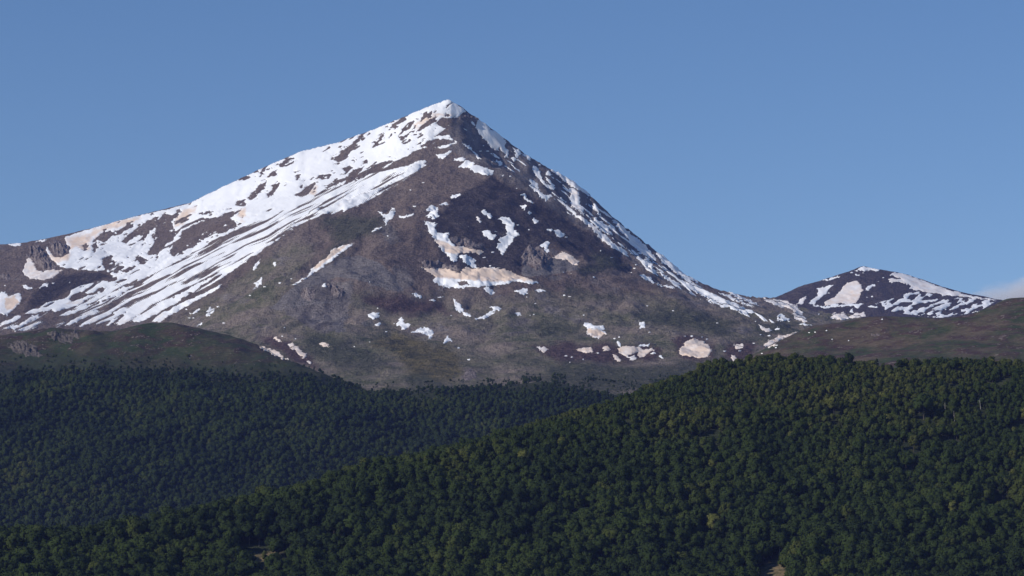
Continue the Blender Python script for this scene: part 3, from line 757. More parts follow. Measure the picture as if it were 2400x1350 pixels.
SKYL_PX = sorted((q[0], q[1]) for q in SKY_L)
def snowfield_value(x, y):
    X, Y = ragged(x, y, 1.0, 3)
    u = x * 0.89 - y * 0.455; w = x * 0.455 + y * 0.89
    wv = w + 5 * fbm(u / 120, w / 60, 2, 33)
    n1 = fbm(u / 140, wv / 7.0, 4, 44, 0.62)
    n4 = fbm(u / 190, wv / 4.4, 3, 45, 0.6)
    n2 = fbm(u / 90, wv / 3.0, 2, 47)
    n3 = fbm(u / 150, wv / 19, 2, 49)
    nb = np.interp(x, [0, 250, 450, 650, 1000], [0.45, 0.5, 0.6, 0.85, 1.0])       # fine rills high up, broad ribbons low down
    hi = sstep(330, 640, x)
    st = (n1 * (1 - hi) + n4 * hi) * 0.75 + n2 * 0.45 * nb + n3 * 0.55 * (1 - hi * 0.5)
    cov = np.interp(x, [0, 150, 300, 450, 600, 750, 900, 1000], [-0.34, -0.24, -0.08, 0.04, 0.12, 0.22, 0.32, 0.45])
    dS = sdf(STREAK, X, Y)
    # coverage thins out towards the lower edge of the streaked belt
    cov = cov + np.clip(dS, 0, 30) / 30 * 0.12 - 0.02
    v_st = np.minimum((st + cov) * 9.0, dS + 1.0)
    v = sdf(SOLID, x + (X - x) * 0.7, y + (Y - y) * 0.7)
    spk = fbm(u / 42, w / 9, 3, 60) + 0.5 * fbm(x / 160, y / 160, 2, 61)
    belt = sstep(60, 0, np.abs((y - 540) + (x - 400) * 0.42)) * sstep(1000, 760, x) * 0.22 + sstep(26, 4, v) * 0.20 * sstep(760, 500, x)
    sky_y = np.interp(x, [c[0] for c in SKYL_PX], [c[1] for c in SKYL_PX])
    belt = belt + 0.42 * sstep(26, 6, y - sky_y) * sstep(470, 540, x) * sstep(900, 680, x)
    v = np.minimum(v, (0.82 - belt - spk) * 12)
    brk = fbm(u / 20, w / 6, 3, 66)
    rim = np.full(x.shape, -30.0)
    Xr = x + (X - x) * 0.85; Yr = y + (Y - y) * 0.85
    for r in ROCKS:
        rim = np.maximum(rim, sdf_box(r, Xr, Yr, 30))
    v = np.minimum(v, -rim - 0.3)
    v = np.where((rim < 0) & (rim > -16), np.minimum(v, (0.30 + (-rim) / 16 * 0.55 - brk) * 8), v)       # crumbs of rock round each outcrop
    v = np.where(rim > 2, np.maximum(v, (brk - 0.72) * 8), v)                                                # and rags of snow on the larger ones
    v = np.maximum(v, v_st)
    for q in LOWER:
        v = np.maximum(v, sdf_box(q, x + (X - x) * 0.9, y + (Y - y) * 0.9, 20) - 0.1)
    return v

px, py, v, tr = contour(-6, 216, 1105, 790, 1.7, snowfield_value)
h = np.where(v <= 0, -0.2, 0.3 + np.minimum(v / 3, 1) * 0.9)
V, tr = drape(px, py, tr, h, 140)
dq = np.zeros(len(px))
wxx = px + 8 * fbm(px / 22, py / 14, 3, 5); wyy = py + 6 * fbm(px / 22, py / 14, 3, 6)
for q in DUST: dq = np.maximum(dq, 0.95 * sstep(-7, 8, sdf_box(q, wxx, wyy, 20)))
dq = np.maximum(dq, 0.22 * sstep(700, 760, py))
root = comps(len(px), tr)
area = 0.5 * np.abs((px[tr[:, 1]] - px[tr[:, 0]]) * (py[tr[:, 2]] - py[tr[:, 0]]) - (px[tr[:, 2]] - px[tr[:, 0]]) * (py[tr[:, 1]] - py[tr[:, 0]]))
ur, ri = np.unique(root, return_inverse=True)
ca = np.bincount(ri, weights=area)
order = np.argsort(-ca)
rest = []
STREAKS = []
for k, c in enumerate(order):
    sel = tr[ri == c]
    if k == 0:
        o = link('snowfield', sub_mesh('snowfield', V, sel, M_SNOW, dict(dust=dq)))
        tag(o, 'broad white snowfield covering the left flank from the summit down', 'snowfield')
    elif ca[c] > 90 and k < 110:
        STREAKS.append((px[sel].mean(), o_ := link('snow_streak', sub_mesh('snow_streak', V, sel, M_SNOW, dict(dust=dq)))))
        mx, my = px[sel].mean(), py[sel].mean()
        big = 'broad' if ca[c] > 900 else 'narrow' if ca[c] > 260 else 'short thin'
        where = 'beside the left frame edge' if mx < 200 else 'just above the left grassy hill' if my > 690 else 'in the striped belt under the snowfield' if mx < 620 else 'beside the brown spur under the summit'
        STREAKS[-1] += (big, where)
    else:
        rest.append(sel)
def ordinal(n):
    one = ['', 'first', 'second', 'third', 'fourth', 'fifth', 'sixth', 'seventh', 'eighth', 'ninth', 'tenth', 'eleventh', 'twelfth', 'thirteenth', 'fourteenth', 'fifteenth', 'sixteenth', 'seventeenth', 'eighteenth', 'nineteenth']
    if n < 20: return one[n]
    t = ['', '', 'twenty', 'thirty', 'forty', 'fifty', 'sixty', 'seventy', 'eighty', 'ninety'][n // 10]
    return t + '-' + one[n % 10] if n % 10 else t[:-1] + 'ieth'
cnt = {}
for mx, o, big, where in sorted(STREAKS, key=lambda q: q[0]):
    cnt[(big, where)] = cnt.get((big, where), 0) + 1
    tag(o, f'{big} ribbon of snow {where}, {ordinal(cnt[(big, where)])} from the left', 'snow streak', 'snow streaks on the left flank')
if rest:
    o = link('snow_scraps', sub_mesh('snow_scraps', V, np.concatenate(rest), M_SNOW, dict(dust=dq)))
    tag(o, 'tiny scraps of snow between the streaks', None, None, 'stuff')

# ---- single patches
PATCHES = [
 ('D', 'large pale snow patch just right of the summit crag', [(735, 270), (770, 275), (800, 300), (830, 320), (835, 345), (870, 365), (900, 370), (940, 405), (960, 430), (960, 470), (970, 510), (985, 545), (980, 580), (960, 570), (945, 530), (920, 500), (895, 485), (900, 520), (880, 510), (840, 480), (800, 430), (770, 400), (745, 370), (725, 330), (720, 300)], .3),
 ('D', 'small white patch on rocks under the right skyline, upper of two', [(1030, 520), (1060, 505), (1070, 530), (1060, 575), (1040, 560), (1035, 540)], 0),
 ('D', 'small white patch on rocks under the right skyline, lower of two', [(1010, 565), (1050, 570), (1040, 610), (1020, 590)], 0),
 ('D', 'thin white sliver hugging the upper right skyline', [(1095, 525), (1130, 540), (1160, 565), (1160, 590), (1140, 585), (1110, 550)], 0),
 ('D', 'white gully of snow halfway between summit crag and lower right ridge', [(1170, 630), (1200, 640), (1240, 690), (1250, 715), (1250, 750), (1290, 780), (1340, 790), (1355, 810), (1345, 830), (1310, 815), (1270, 775), (1240, 750), (1210, 720), (1180, 690)], 0.1),
 ('D', 'small pointed snow patch above the white gully on the right flank', [(1280, 675), (1310, 685), (1335, 715), (1300, 715)], 0),
 ('D', 'curved snow patch along the edge of the right rib', [(1150, 735), (1180, 750), (1200, 770), (1220, 780), (1230, 830), (1270, 860), (1320, 870), (1335, 880), (1290, 910), (1250, 890), (1200, 840), (1140, 795), (1170, 790)], .15),
 ('D', 'tall leaf-shaped snow patch on the right flank', [(1460, 805), (1500, 815), (1540, 850), (1550, 890), (1545, 940), (1585, 970), (1580, 1030), (1550, 1010), (1500, 960), (1470, 930), (1475, 890), (1470, 850)], .3),
 ('D', 'long grey strip of snow just under the right skyline', [(1290, 630), (1350, 650), (1400, 690), (1480, 745), (1560, 800), (1640, 870), (1660, 890), (1600, 862), (1540, 825), (1460, 785), (1400, 735), (1330, 682)], .25),
 ('D', 'small wedge of snow below the long grey skyline strip', [(1650, 935), (1690, 960), (1700, 1000), (1730, 1040), (1700, 1020), (1660, 970)], 0),
 ('D', 'long ribbon of snow in the gully along the right rib', [(1370, 870), (1420, 920), (1480, 980), (1530, 1020), (1600, 1060), (1660, 1110), (1740, 1180), (1820, 1250), (1900, 1300), (1950, 1330), (1900, 1335), (1830, 1295), (1750, 1240), (1680, 1180), (1640, 1130), (1560, 1068), (1490, 1015), (1420, 952)], .25),
 ('D', 'jagged snow patch beside the long gully ribbon', [(1660, 1040), (1720, 1080), (1780, 1130), (1810, 1190), (1770, 1180), (1700, 1130), (1660, 1080)], .1),
 ('D', 'broad diagonal snow chute on the lower right flank', [(1800, 1060), (1860, 1085), (1910, 1130), (1950, 1180), (2020, 1220), (2080, 1280), (2130, 1340), (2160, 1390), (2110, 1370), (2050, 1345), (2000, 1300), (1940, 1230), (1880, 1160), (1830, 1110)], .25),
 ('D', 'thin snow strip above the broad diagonal chute, close to the skyline', [(1900, 1090), (1960, 1110), (2050, 1170), (2130, 1230), (2200, 1290), (2260, 1340), (2200, 1315), (2100, 1247), (2000, 1168), (1930, 1125)], .15),
 ('D', 'bright snow patch on the shoulder below the summit rocks', [(600, 635), (640, 590), (700, 610), (760, 640), (830, 660), (880, 675), (855, 710), (800, 715), (770, 700), (700, 680), (660, 650), (590, 650)], 0),
 ('D', 'thin white bar just above the bright shoulder patch', [(550, 585), (600, 570), (650, 575), (640, 590), (570, 600)], 0),
 ('D', 'ragged small patch left of the bright shoulder patch', [(420, 540), (480, 540), (520, 515), (530, 520), (500, 560), (470, 580), (425, 570)], 0),
 ('D', 'slim bright bar on the brown rib under the snowfield tip', [(430, 490), (500, 470), (560, 450), (575, 455), (520, 480), (450, 500)], 0),
 ('D', 'round white spot on the rocks right of the shoulder patch', [(885, 590), (930, 595), (945, 630), (910, 635)], 0),
 ('D', 'small grey sliver on the rib below the summit crag', [(640, 462), (690, 487), (697, 512), (660, 492)], .1),
 ('D', 'short sliver of snow in the middle of the summit rocks', [(710, 538), (740, 548), (765, 582), (740, 578)], 0),
 ('D', 'lone bright patch on the brown face above the dark heath', [(530, 885), (555, 862), (605, 862), (580, 892)], 0),
 ('D', 'small white bar at the upper left edge of the dark heath', [(425, 945), (490, 925), (515, 942), (450, 954)], 0),
 ('D', 'hooked white patch at the left edge of the dark heath', [(330, 990), (350, 965), (380, 945), (400, 960), (435, 960), (420, 1000), (435, 1030), (410, 1052), (330, 1040), (350, 1020), (380, 990), (360, 985)], 0),
 ('D', 'ragged C-shaped white patch in the dark heath', [(895, 1055), (940, 1040), (980, 1045), (1010, 1075), (1030, 1080), (1025, 1130), (1030, 1150), (1020, 1160), (1050, 1145), (1070, 1180), (1020, 1210), (1010, 1250), (980, 1270), (950, 1320), (940, 1348), (920, 1340), (910, 1300), (895, 1280), (905, 1250), (930, 1250), (900, 1225), (910, 1200), (950, 1195), (980, 1160), (960, 1120), (965, 1100), (930, 1070)], 0),
 ('D', 'white patch with a pink edge left of the C-shaped one', [(770, 1155), (820, 1145), (850, 1170), (900, 1190), (870, 1215), (830, 1215), (800, 1190)], .1),
 ('D', 'small pale oval patch in the dark heath above the cirque', [(725, 1045), (745, 1038), (762, 1070), (755, 1087), (735, 1072)], .3),
 ('D', 'white arrowhead patch on the right of the dark heath', [(1340, 1150), (1370, 1142), (1400, 1160), (1420, 1180), (1390, 1202), (1355, 1177)], 0),
 ('D', 'small white bar left of the arrowhead patch', [(1280, 1142), (1320, 1130), (1327, 1145), (1290, 1155)], 0),
 ('D', 'white hook of snow above the grey scree', [(1225, 1265), (1260, 1240), (1295, 1232), (1308, 1250), (1300, 1290), (1290, 1320), (1265, 1310), (1275, 1280), (1240, 1275)], 0),
 ('D', 'broken little patch high in the dark heath centre', [(765, 990), (800, 985), (820, 1010), (850, 1015), (845, 1055), (815, 1057), (825, 1035), (790, 1020)], 0),
 ('D', 'string of snow high on the right side of the dark heath', [(1090, 860), (1112, 853), (1125, 885), (1180, 932), (1150, 928), (1110, 895)], 0),
 ('D', 'small spot of snow below the string on the dark heath', [(1088, 945), (1120, 952), (1105, 988), (1092, 975)], 0),
 ('D', 'tiny bar of snow in the right of the dark heath', [(1138, 1000), (1178, 1006), (1165, 1024)], 0),
 ('D', 'small triangular patch low on the right of the dark heath', [(1180, 1045), (1228, 1075), (1190, 1092)], 0),
 ('B', 'forked white patch on the crest of the front spur', [(1305, 995), (1330, 1000), (1350, 1022), (1385, 1020), (1410, 975), (1440, 970), (1445, 995), (1415, 1035), (1418, 1050), (1385, 1080), (1355, 1105), (1350, 1060), (1340, 1030), (1315, 1010)], 0),
 ('B', 'small tail of snow below the forked patch', [(1250, 1165), (1280, 1130), (1335, 1112), (1300, 1142), (1265, 1165)], 0),
 ('B', 'thin white line of snow right of the forked patch', [(1465, 1040), (1520, 1024), (1595, 1020), (1540, 1038), (1490, 1045)], 0),
 ('C', 'big snow tongue dropping into the cirque, cream in its lower half', [(1665, 60), (1700, 65), (1760, 75), (1755, 110), (1770, 150), (1800, 150), (1830, 160), (1870, 155), (1860, 190), (1870, 225), (1910, 245), (1910, 265), (1960, 262), (2030, 272), (2080, 290), (2130, 290), (2135, 308), (2100, 322), (2060, 312), (1990, 317), (1940, 317), (1930, 350), (1910, 382), (1885, 377), (1860, 340), (1810, 290), (1780, 250), (1740, 190), (1710, 150), (1690, 100)], 0, dict(dustpoly=[[(1730, 200), (1800, 210), (1900, 260), (2000, 265), (2150, 280), (2140, 330), (2000, 320), (1900, 330), (1830, 310)]])),
 ('C', 'white blot of snow joining tongue and cirque floor', [(1940, 335), (2000, 330), (2040, 350), (2080, 370), (2060, 390), (2100, 432), (2040, 428), (2010, 400), (1980, 380)], 0),
 ('C', 'wide cream snow bank on the cirque floor with a white rim', [(1635, 425), (1700, 440), (1760, 435), (1820, 440), (1870, 440), (1920, 470), (1950, 475), (1975, 440), (2020, 430), (2070, 440), (2130, 430), (2180, 430), (2230, 430), (2290, 440), (2362, 455), (2390, 480), (2440, 500), (2500, 515), (2550, 530), (2575, 547), (2500, 557), (2450, 547), (2362, 542), (2300, 562), (2200, 572), (2130, 577), (2050, 582), (1930, 592), (1850, 587), (1790, 572), (1750, 547), (1745, 500), (1700, 460)], 0, dict(holes=[[(1930, 548), (1990, 535), (2040, 568), (1950, 570)]], dustpoly=[[(1620, 415), (2362, 430), (2560, 520), (2540, 545), (2400, 530), (2250, 545), (2000, 530), (1850, 520), (1740, 515)]])),
 ('C', 'long cream sliver of snow beside the scree spur', [(605, 572), (680, 530), (740, 490), (790, 430), (830, 400), (880, 360), (920, 320), (960, 280), (1030, 255), (1108, 231), (1080, 267), (1030, 303), (970, 343), (920, 383), (850, 433), (780, 483), (700, 534), (650, 562)], 0, dict(dustpoly=[[(770, 460), (830, 395), (960, 275), (1100, 230), (1020, 290), (900, 380), (820, 440)]])),
 ('C', 'white pebble-shaped patch on the slope below the scree', [(1218, 800), (1260, 788), (1312, 788), (1307, 820), (1270, 840), (1233, 822)], 0),
 ('C', 'small white bar below the pebble-shaped patch', [(1262, 887), (1300, 866), (1330, 868), (1300, 888)], 0),
 ('C', 'ragged white fan of snow in the middle of the lower slope', [(1442, 872), (1490, 822), (1507, 840), (1502, 865), (1542, 870), (1557, 895), (1520, 922), (1488, 917), (1488, 892), (1460, 892)], 0),
 ('C', 'white wing-shaped patch above the ochre grass', [(1568, 937), (1630, 910), (1680, 903), (1727, 920), (1748, 960), (1727, 990), (1703, 1007), (1710, 977), (1690, 962), (1650, 947)], 0),
 ('C', 'white tick-shaped patch right of the wing-shaped one', [(1823, 1027), (1843, 970), (1867, 963), (1862, 998), (1892, 1003), (1850, 1024)], 0),
 ('C', 'slanting white patch below the cirque bank', [(1900, 673), (1920, 685), (1947, 720), (1982, 765), (1970, 782), (1938, 782), (1913, 740)], 0),
 ('C', 'small broken patch at the foot of the slanting one', [(1968, 790), (2010, 783), (2042, 810), (2010, 824), (1985, 812)], 0),
 ('C', 'curved white strip right of the slanting patch', [(2058, 842), (2130, 818), (2180, 783), (2222, 783), (2190, 807), (2120, 834)], 0),
 ('C', 'flat white bar above the curved strip', [(2178, 740), (2230, 733), (2285, 754), (2210, 777), (2220, 757)], 0),
 ('C', 'bright patch right under the cirque bank', [(2143, 588), (2180, 583), (2224, 620), (2202, 637), (2165, 627)], 0),
 ('C', 'slim white bar at the right end of the scree apron', [(1573, 628), (1610, 633), (1664, 665), (1650, 677), (1600, 657)], 0),
 ('C', 'thin flat line of snow right of the scree apron, lower of two', [(1715, 687), (1775, 682), (1745, 695)], 0),
 ('C', 'thin flat line of snow right of the scree apron, upper of two', [(1765, 660), (1822, 660), (1790, 674)], 0),
 ('C', 'cream lens of snow above the wood, alone on the grass', [(843, 1032), (870, 1018), (907, 1035), (922, 1057), (880, 1059), (850, 1047)], .85),
 ('C', 'long cream strip along the edge of the left grassy hill', [(358, 1063), (390, 1058), (450, 1073), (490, 1088), (530, 1116), (592, 1160), (550, 1149), (480, 1120), (400, 1084)], .8),
 ('C', 'short cream bar at the top of the gully by the left hill', [(473, 985), (500, 980), (548, 1019), (520, 1018)], .8),
 ('C', 'thick cream strip in the gully by the left hill', [(578, 1035), (630, 1033), (660, 1058), (700, 1093), (733, 1110), (727, 1152), (698, 1152), (698, 1132), (650, 1093)], .8),
 ('C', 'small cream spot at the foot of the gully by the left hill', [(738, 1163), (765, 1166), (790, 1197), (770, 1193)], .7),
 ('C', 'upright white flame of snow low on the brown spur', [(318, 612), (345, 562), (325, 557), (370, 520), (388, 508), (382, 550), (350, 592)], 0),
 ('C', 'narrow white flame of snow higher on the brown spur', [(313, 447), (330, 410), (372, 363), (367, 392), (345, 432)], 0),
 ('C', 'tiny curl of snow on the brown spur', [(473, 397), (490, 383), (502, 410), (485, 422)], 0),
 ('C', 'tiny triangular snow patch at the crag top', [(853, 577), (893, 547), (887, 577)], 0),
 ('A', 'plump white patch low on the brown spur above the left hill', [(1628, 1147), (1640, 1110), (1660, 1088), (1692, 1088), (1697, 1110), (1670, 1137), (1650, 1152)], 0),
 ('A', 'small slanting patch left of the plump white one', [(1508, 1132), (1560, 1093), (1567, 1110), (1530, 1132)], 0),
 ('A', 'thin slanting patch on the crest of the left hill', [(1548, 1232), (1604, 1197), (1592, 1217)], .1),
 ('A', 'cream patch cut by the left edge of the frame', [(-10, 960), (50, 958), (60, 1000), (100, 990), (130, 963), (162, 968), (167, 1010), (150, 1060), (100, 1100), (50, 1142), (-10, 1122)], .15, dict(dustpoly=[[(40, 1010), (120, 990), (150, 1040), (100, 1100), (50, 1110), (30, 1060)]])),
 ('A', 'cream triangle of snow below the left cliffs', [(183, 800), (200, 740), (215, 698), (250, 698), (270, 740), (300, 790), (340, 800), (420, 778), (490, 790), (430, 832), (370, 862), (300, 862), (240, 857), (200, 832)], .55),
 ('A', 'thin white sliver on the far left skyline, nearest the frame edge', [(65, 582), (120, 572), (182, 574), (172, 592), (110, 597)], 0.1),
 ('A', 'thin white sliver on the left skyline above the cliffs', [(285, 560), (340, 547), (388, 540), (350, 556)], 0.1),
 ('A', 'small white patch between cream triangle and left frame edge', [(178, 905), (215, 903), (255, 932), (225, 945), (195, 922)], 0),
 ('A', 'small white slant of snow on the dark mound', [(308, 937), (350, 888), (388, 888), (370, 912)], 0),
 ('E', 'cream patch tucked above the grey scree right of the cirque', [(650, 350), (700, 330), (730, 303), (770, 315), (820, 345), (872, 385), (862, 412), (820, 402), (770, 372), (700, 357)], .8),
 ('E', 'long thin white strip across the lower right slope', [(1343, 490), (1380, 483), (1430, 508), (1460, 543), (1520, 568), (1600, 578), (1635, 597), (1560, 588), (1500, 573), (1440, 548)], 0),
 ('E', 'white patch with a pointed left end below the cirque bank', [(353, 610), (400, 610), (440, 586), (462, 600), (462, 637), (420, 642), (380, 627)], 0),
 ('E', 'small white wisp right of the pointed patch', [(528, 617), (570, 598), (605, 612), (550, 630)], 0),
 ('E', 'small white oval on the slope below the pointed patch', [(358, 790), (400, 783), (417, 800), (390, 814)], 0),
 ('E', 'ragged patch with white top and cream base on the lower slope', [(898, 880), (920, 863), (960, 868), (990, 888), (1030, 888), (1060, 878), (1077, 915), (1040, 927), (1088, 957), (1040, 967), (1020, 992), (980, 982), (930, 952), (923, 910)], 0, dict(dustpoly=[[(925, 915), (1040, 925), (1090, 960), (1020, 990), (930, 955)]])),
 ('E', 'split white patch right of the white and cream one', [(1338, 907), (1355, 880), (1338, 860), (1392, 856), (1377, 907)], 0),
 ('E', 'small cream scrap at the left end of the low row', [(538, 1062), (600, 1053), (622, 1075), (590, 1097), (560, 1092)], .6),
 ('E', 'cream lozenge in the low row above the wood', [(843, 1078), (900, 1060), (960, 1063), (982, 1080), (960, 1100), (910, 1102), (880, 1092)], .8),
 ('E', 'small cream patch between lozenge and the branching one', [(1058, 1060), (1085, 1048), (1117, 1065), (1112, 1092), (1063, 1087)], .8),
 ('E', 'branching cream patch in the low row above the wood', [(1168, 1070), (1200, 1053), (1280, 1048), (1340, 1063), (1380, 1078), (1450, 1063), (1457, 1085), (1400, 1122), (1350, 1137), (1330, 1112), (1340, 1102), (1290, 1112), (1250, 1132), (1200, 1112)], .8),
 ('E', 'upright white stem of snow above the branching patch', [(1168, 1010), (1192, 998), (1198, 1062), (1183, 1062)], 0),
 ('E', 'slanting white bar above the branching patch', [(1338, 1047), (1390, 1038), (1428, 1028), (1417, 1047), (1370, 1058)], 0),
 ('E', 'cream strip dropping from the branching patch', [(1133, 1113), (1180, 1138), (1208, 1165), (1190, 1173), (1150, 1148)], .8),
 ('E', 'small pale patch under the branching patch', [(1253, 1135), (1300, 1128), (1323, 1155), (1290, 1161)], .5),
 ('E', 'small pale spot right of the branching patch', [(1433, 1105), (1460, 1098), (1473, 1115), (1445, 1120)], .3),
 ('E', 'small white bar below right of the branching patch', [(1483, 1130), (1520, 1126), (1538, 1145)], .1),
 ('E', 'large round cream snow patch above the right wood', [(1658, 1097), (1665, 1070), (1690, 1050), (1705, 1020), (1740, 1005), (1770, 993), (1800, 996), (1850, 1013), (1880, 1038), (1902, 1065), (1912, 1080), (1907, 1100), (1897, 1132), (1850, 1142), (1780, 1137), (1720, 1127), (1680, 1127)], .9),
 ('E', 'cream patch right of the large round one', [(2088, 1035), (2150, 1028), (2173, 1050), (2150, 1077), (2120, 1072), (2093, 1057)], .7),
 ('E', 'cream patch touching the treetops of the right wood', [(2058, 1140), (2075, 1113), (2097, 1130), (2124, 1155), (2107, 1179), (2073, 1162)], .7),
 ('E', 'big pale snow chute ending the right flank', [(1470, 303), (1530, 328), (1600, 368), (1680, 420), (1760, 480), (1790, 508), (1822, 530), (1800, 553), (1760, 530), (1700, 515), (1640, 483), (1560, 413), (1510, 373)], .15),
 ('E', 'short snow patch left of the big pale chute', [(1338, 363), (1400, 358), (1442, 390), (1462, 420), (1440, 437), (1380, 397)], 0),
 ('E', 'long grey snow apron at the foot of the right flank', [(1700, 528), (1780, 558), (1850, 598), (1930, 638), (2000, 675), (2080, 698), (2150, 738), (2220, 768), (2265, 786), (2200, 793), (2120, 770), (2040, 745), (1960, 725), (1900, 686), (1820, 637), (1740, 586)], .1),
 ('E', 'thin grey snow line left of the long apron', [(1480, 448), (1560, 498), (1640, 542), (1695, 577), (1620, 555), (1550, 520)], .2),
 ('E', 'thin snow streak above the long grey apron', [(1960, 620), (2030, 640), (2100, 668), (2180, 700), (2260, 735), (2230, 742), (2150, 712), (2060, 675)], 0),
 ('E', 'slender snow streak on the slope under the saddle', [(2020, 600), (2080, 620), (2160, 665), (2250, 700), (2300, 730), (2240, 715), (2150, 680), (2070, 635)], .1),
 ('F', 'cream snow on the saddle between the two mountains', [(232, 488), (300, 500), (400, 512), (490, 527), (550, 552), (580, 577), (600, 610), (630, 650), (648, 692), (600, 687), (550, 662), (533, 630), (550, 612), (500, 582), (450, 572), (400, 562), (340, 532), (280, 502)], .45),
 ('F', 'white patch with a dark notch below the saddle', [(398, 650), (420, 626), (452, 623), (513, 686), (410, 685)], 0, dict(holes=[[(415, 650), (430, 640), (438, 655), (422, 665)]])),
 ('F', 'cream wedge in the gully beside the right meadow', [(263, 712), (310, 735), (377, 755), (330, 770), (290, 747)], .6),
 ('F', 'winding cream snow strip at the edge of the right meadow', [(298, 865), (340, 835), (410, 815), (418, 795), (470, 795), (530, 780), (583, 763), (500, 802), (440, 828), (400, 863), (360, 897), (330, 887)], .7),
 ('F', 'small white patch above the winding cream strip', [(383, 746), (415, 730), (428, 745), (395, 755)], 0),
 ('F', 'thin white line at the foot of the far peak', [(578, 708), (640, 706), (692, 713), (640, 720)], 0),
 ('F', 'snow cap on the very top of the far peak', [(1028, 287), (1060, 265), (1100, 253), (1150, 263), (1223, 272), (1217, 290), (1150, 287), (1080, 283)], .2),
 ('F', 'long cream snow bank down the right shoulder of the far peak', [(1303, 312), (1340, 298), (1420, 311), (1480, 331), (1560, 361), (1640, 392), (1740, 427), (1850, 462), (1950, 487), (2080, 507), (2165, 518), (2080, 518), (1960, 503), (1880, 492), (1800, 482), (1750, 482), (1680, 467), (1600, 457), (1530, 442), (1458, 432), (1482, 400), (1430, 392), (1380, 372), (1300, 378), (1283, 352), (1340, 348), (1405, 360), (1385, 345)], .4),
 ('F', 'big cream shield of snow in the middle of the far peak', [(903, 460), (930, 410), (960, 385), (1000, 370), (1057, 368), (1067, 400), (1097, 435), (1072, 460), (1062, 490), (1040, 542), (1000, 542), (950, 547), (900, 542), (850, 552), (783, 562), (788, 540), (830, 515), (870, 490)], .6),
 ('F', 'slanting snow finger left of the cream shield', [(658, 547), (700, 500), (740, 460), (728, 425), (770, 413), (853, 398), (820, 432), (790, 467), (750, 502), (700, 547)], .2),
 ('F', 'small snow patch at the left foot of the far peak', [(558, 547), (600, 510), (643, 488), (627, 532), (605, 552)], .4),
 ('F', 'thin white band under the cream shield', [(658, 560), (780, 568), (860, 550), (950, 550), (1040, 550), (1102, 550), (1040, 584), (1010, 568), (920, 562), (800, 578)], 0),
 ('F', 'cream bank with a notched top at the base of the far peak', [(828, 662), (870, 618), (930, 616), (970, 645), (1030, 623), (1103, 616), (1103, 642), (1000, 658), (910, 675)], .5),
 ('F', 'small pale spot above the notched cream bank', [(978, 590), (1000, 580), (1018, 610), (995, 618)], .2),
 ('F', 'slim bar of snow below the far summit cap', [(1020, 325), (1055, 315), (1060, 322), (1030, 332)], .1),
 ('F', 'slim white line on the left skyline of the far peak', [(735, 368), (790, 350), (900, 328), (890, 340), (800, 358)], 0),
 ('F', 'white curved rim of snow right of the cream shield', [(1110, 440), (1130, 405), (1165, 390), (1195, 400), (1160, 412), (1130, 438)], 0),
]
for k, q in enumerate(PATCHES):
    snow_patch(q[0], q[1], q[2], q[3], seed=k % 13, **(q[4] if len(q) > 4 else {}))

# ---- broken snow on the far peak and loose speckles on the slopes: too small to pick apart
def scraps(name, label, box, step, vf, dust=0.0):
    px, py, v, tr = contour(*box, step, vf)
    h = np.where(v <= 0, -0.2, 0.4 + np.minimum(v / 6, 1) * 1.6)
    V, tr = drape(px, py, tr, h)
    if not len(tr): return
    o = link(name, sub_mesh(name, V, tr, M_SNOW, dict(dust=np.full(len(px), dust))))
    tag(o, label, None, None, 'stuff')

FARZ = zp('F', [(1110, 570), (1230, 530), (1400, 480), (1480, 438), (1750, 490), (2150, 522), (2000, 612), (1700, 662), (1380, 622), (1200, 580)])
def far_v(x, y):
    u = x * 0.94 - y * 0.34; w = x * 0.34 + y * 0.94
    return np.minimum((fbm(u / 26, w / 9, 3, 101) - 0.02) * 8, sdf(FARZ, x, y))
scraps('snow_scraps', 'broken ribbons of snow on the lower far peak', (2015, 675, 2345, 752), 1.6, far_v)
FLANK = zp('P', [(1090, 268), (1180, 330), (1300, 408), (1400, 478), (1480, 550), (1560, 612), (1640, 672), (1700, 700), (1800, 745), (1850, 765), (1780, 752), (1680, 718), (1600, 682), (1500, 625), (1400, 552), (1280, 475), (1180, 415), (1110, 372), (1080, 340)])
def flank_v(x, y):
    u = x * 0.80 + y * 0.60; w = -x * 0.60 + y * 0.80
    lo = np.interp(x, [1080, 1300, 1500, 1700, 1850], [0.62, 0.42, 0.22, 0.10, 0.15])
    return np.minimum((fbm(u / 45, w / 7, 3, 121) - lo) * 8, sdf(FLANK, x, y) - 1)
scraps('snow_scraps', 'thin snow threads between the rocks of the right flank', (1075, 262, 1860, 770), 1.8, flank_v, 0.12)
SPK = [('E', x, y) for x, y in [(470, 130), (210, 145), (190, 305), (125, 348), (745, 465), (805, 475), (985, 505), (1280, 467), (1305, 435), (1318, 407), (1125, 350), (520, 715), (480, 808), (510, 800), (905, 805), (1408, 732), (1610, 770), (1830, 678), (1150, 990), (1185, 980),
        (1705, 972), (1760, 972), (1840, 978), (1880, 995), (1425, 940), (765, 1128), (810, 1137), (795, 1178), (900, 1157), (1018, 1105), (2020, 1090), (2140, 1088), (2250, 1028), (2210, 1137), (1960, 868), (2265, 855), (750, 648), (795, 658), (265, 550), (455, 662), (1038, 295), (1330, 315)]]
SPK += [('C', x, y) for x, y in [(1300, 750), (1368, 937), (1430, 872), (1940, 1065), (2020, 1158), (1880, 808), (2190, 415), (2140, 350), (1115, 1055), (1235, 1018), (545, 972), (650, 992), (560, 905), (405, 582), (290, 650), (530, 548), (40, 740), (85, 870), (1380, 180), (1235, 543)]]
SPK += [('F', x, y) for x, y in [(663, 775), (712, 772), (800, 760), (845, 828), (975, 838), (1240, 670), (405, 875), (400, 895), (288, 940), (345, 800), (280, 790), (1210, 370), (1090, 302), (820, 462), (740, 630), (1250, 340), (1120, 495), (1160, 490), (1000, 300)]]
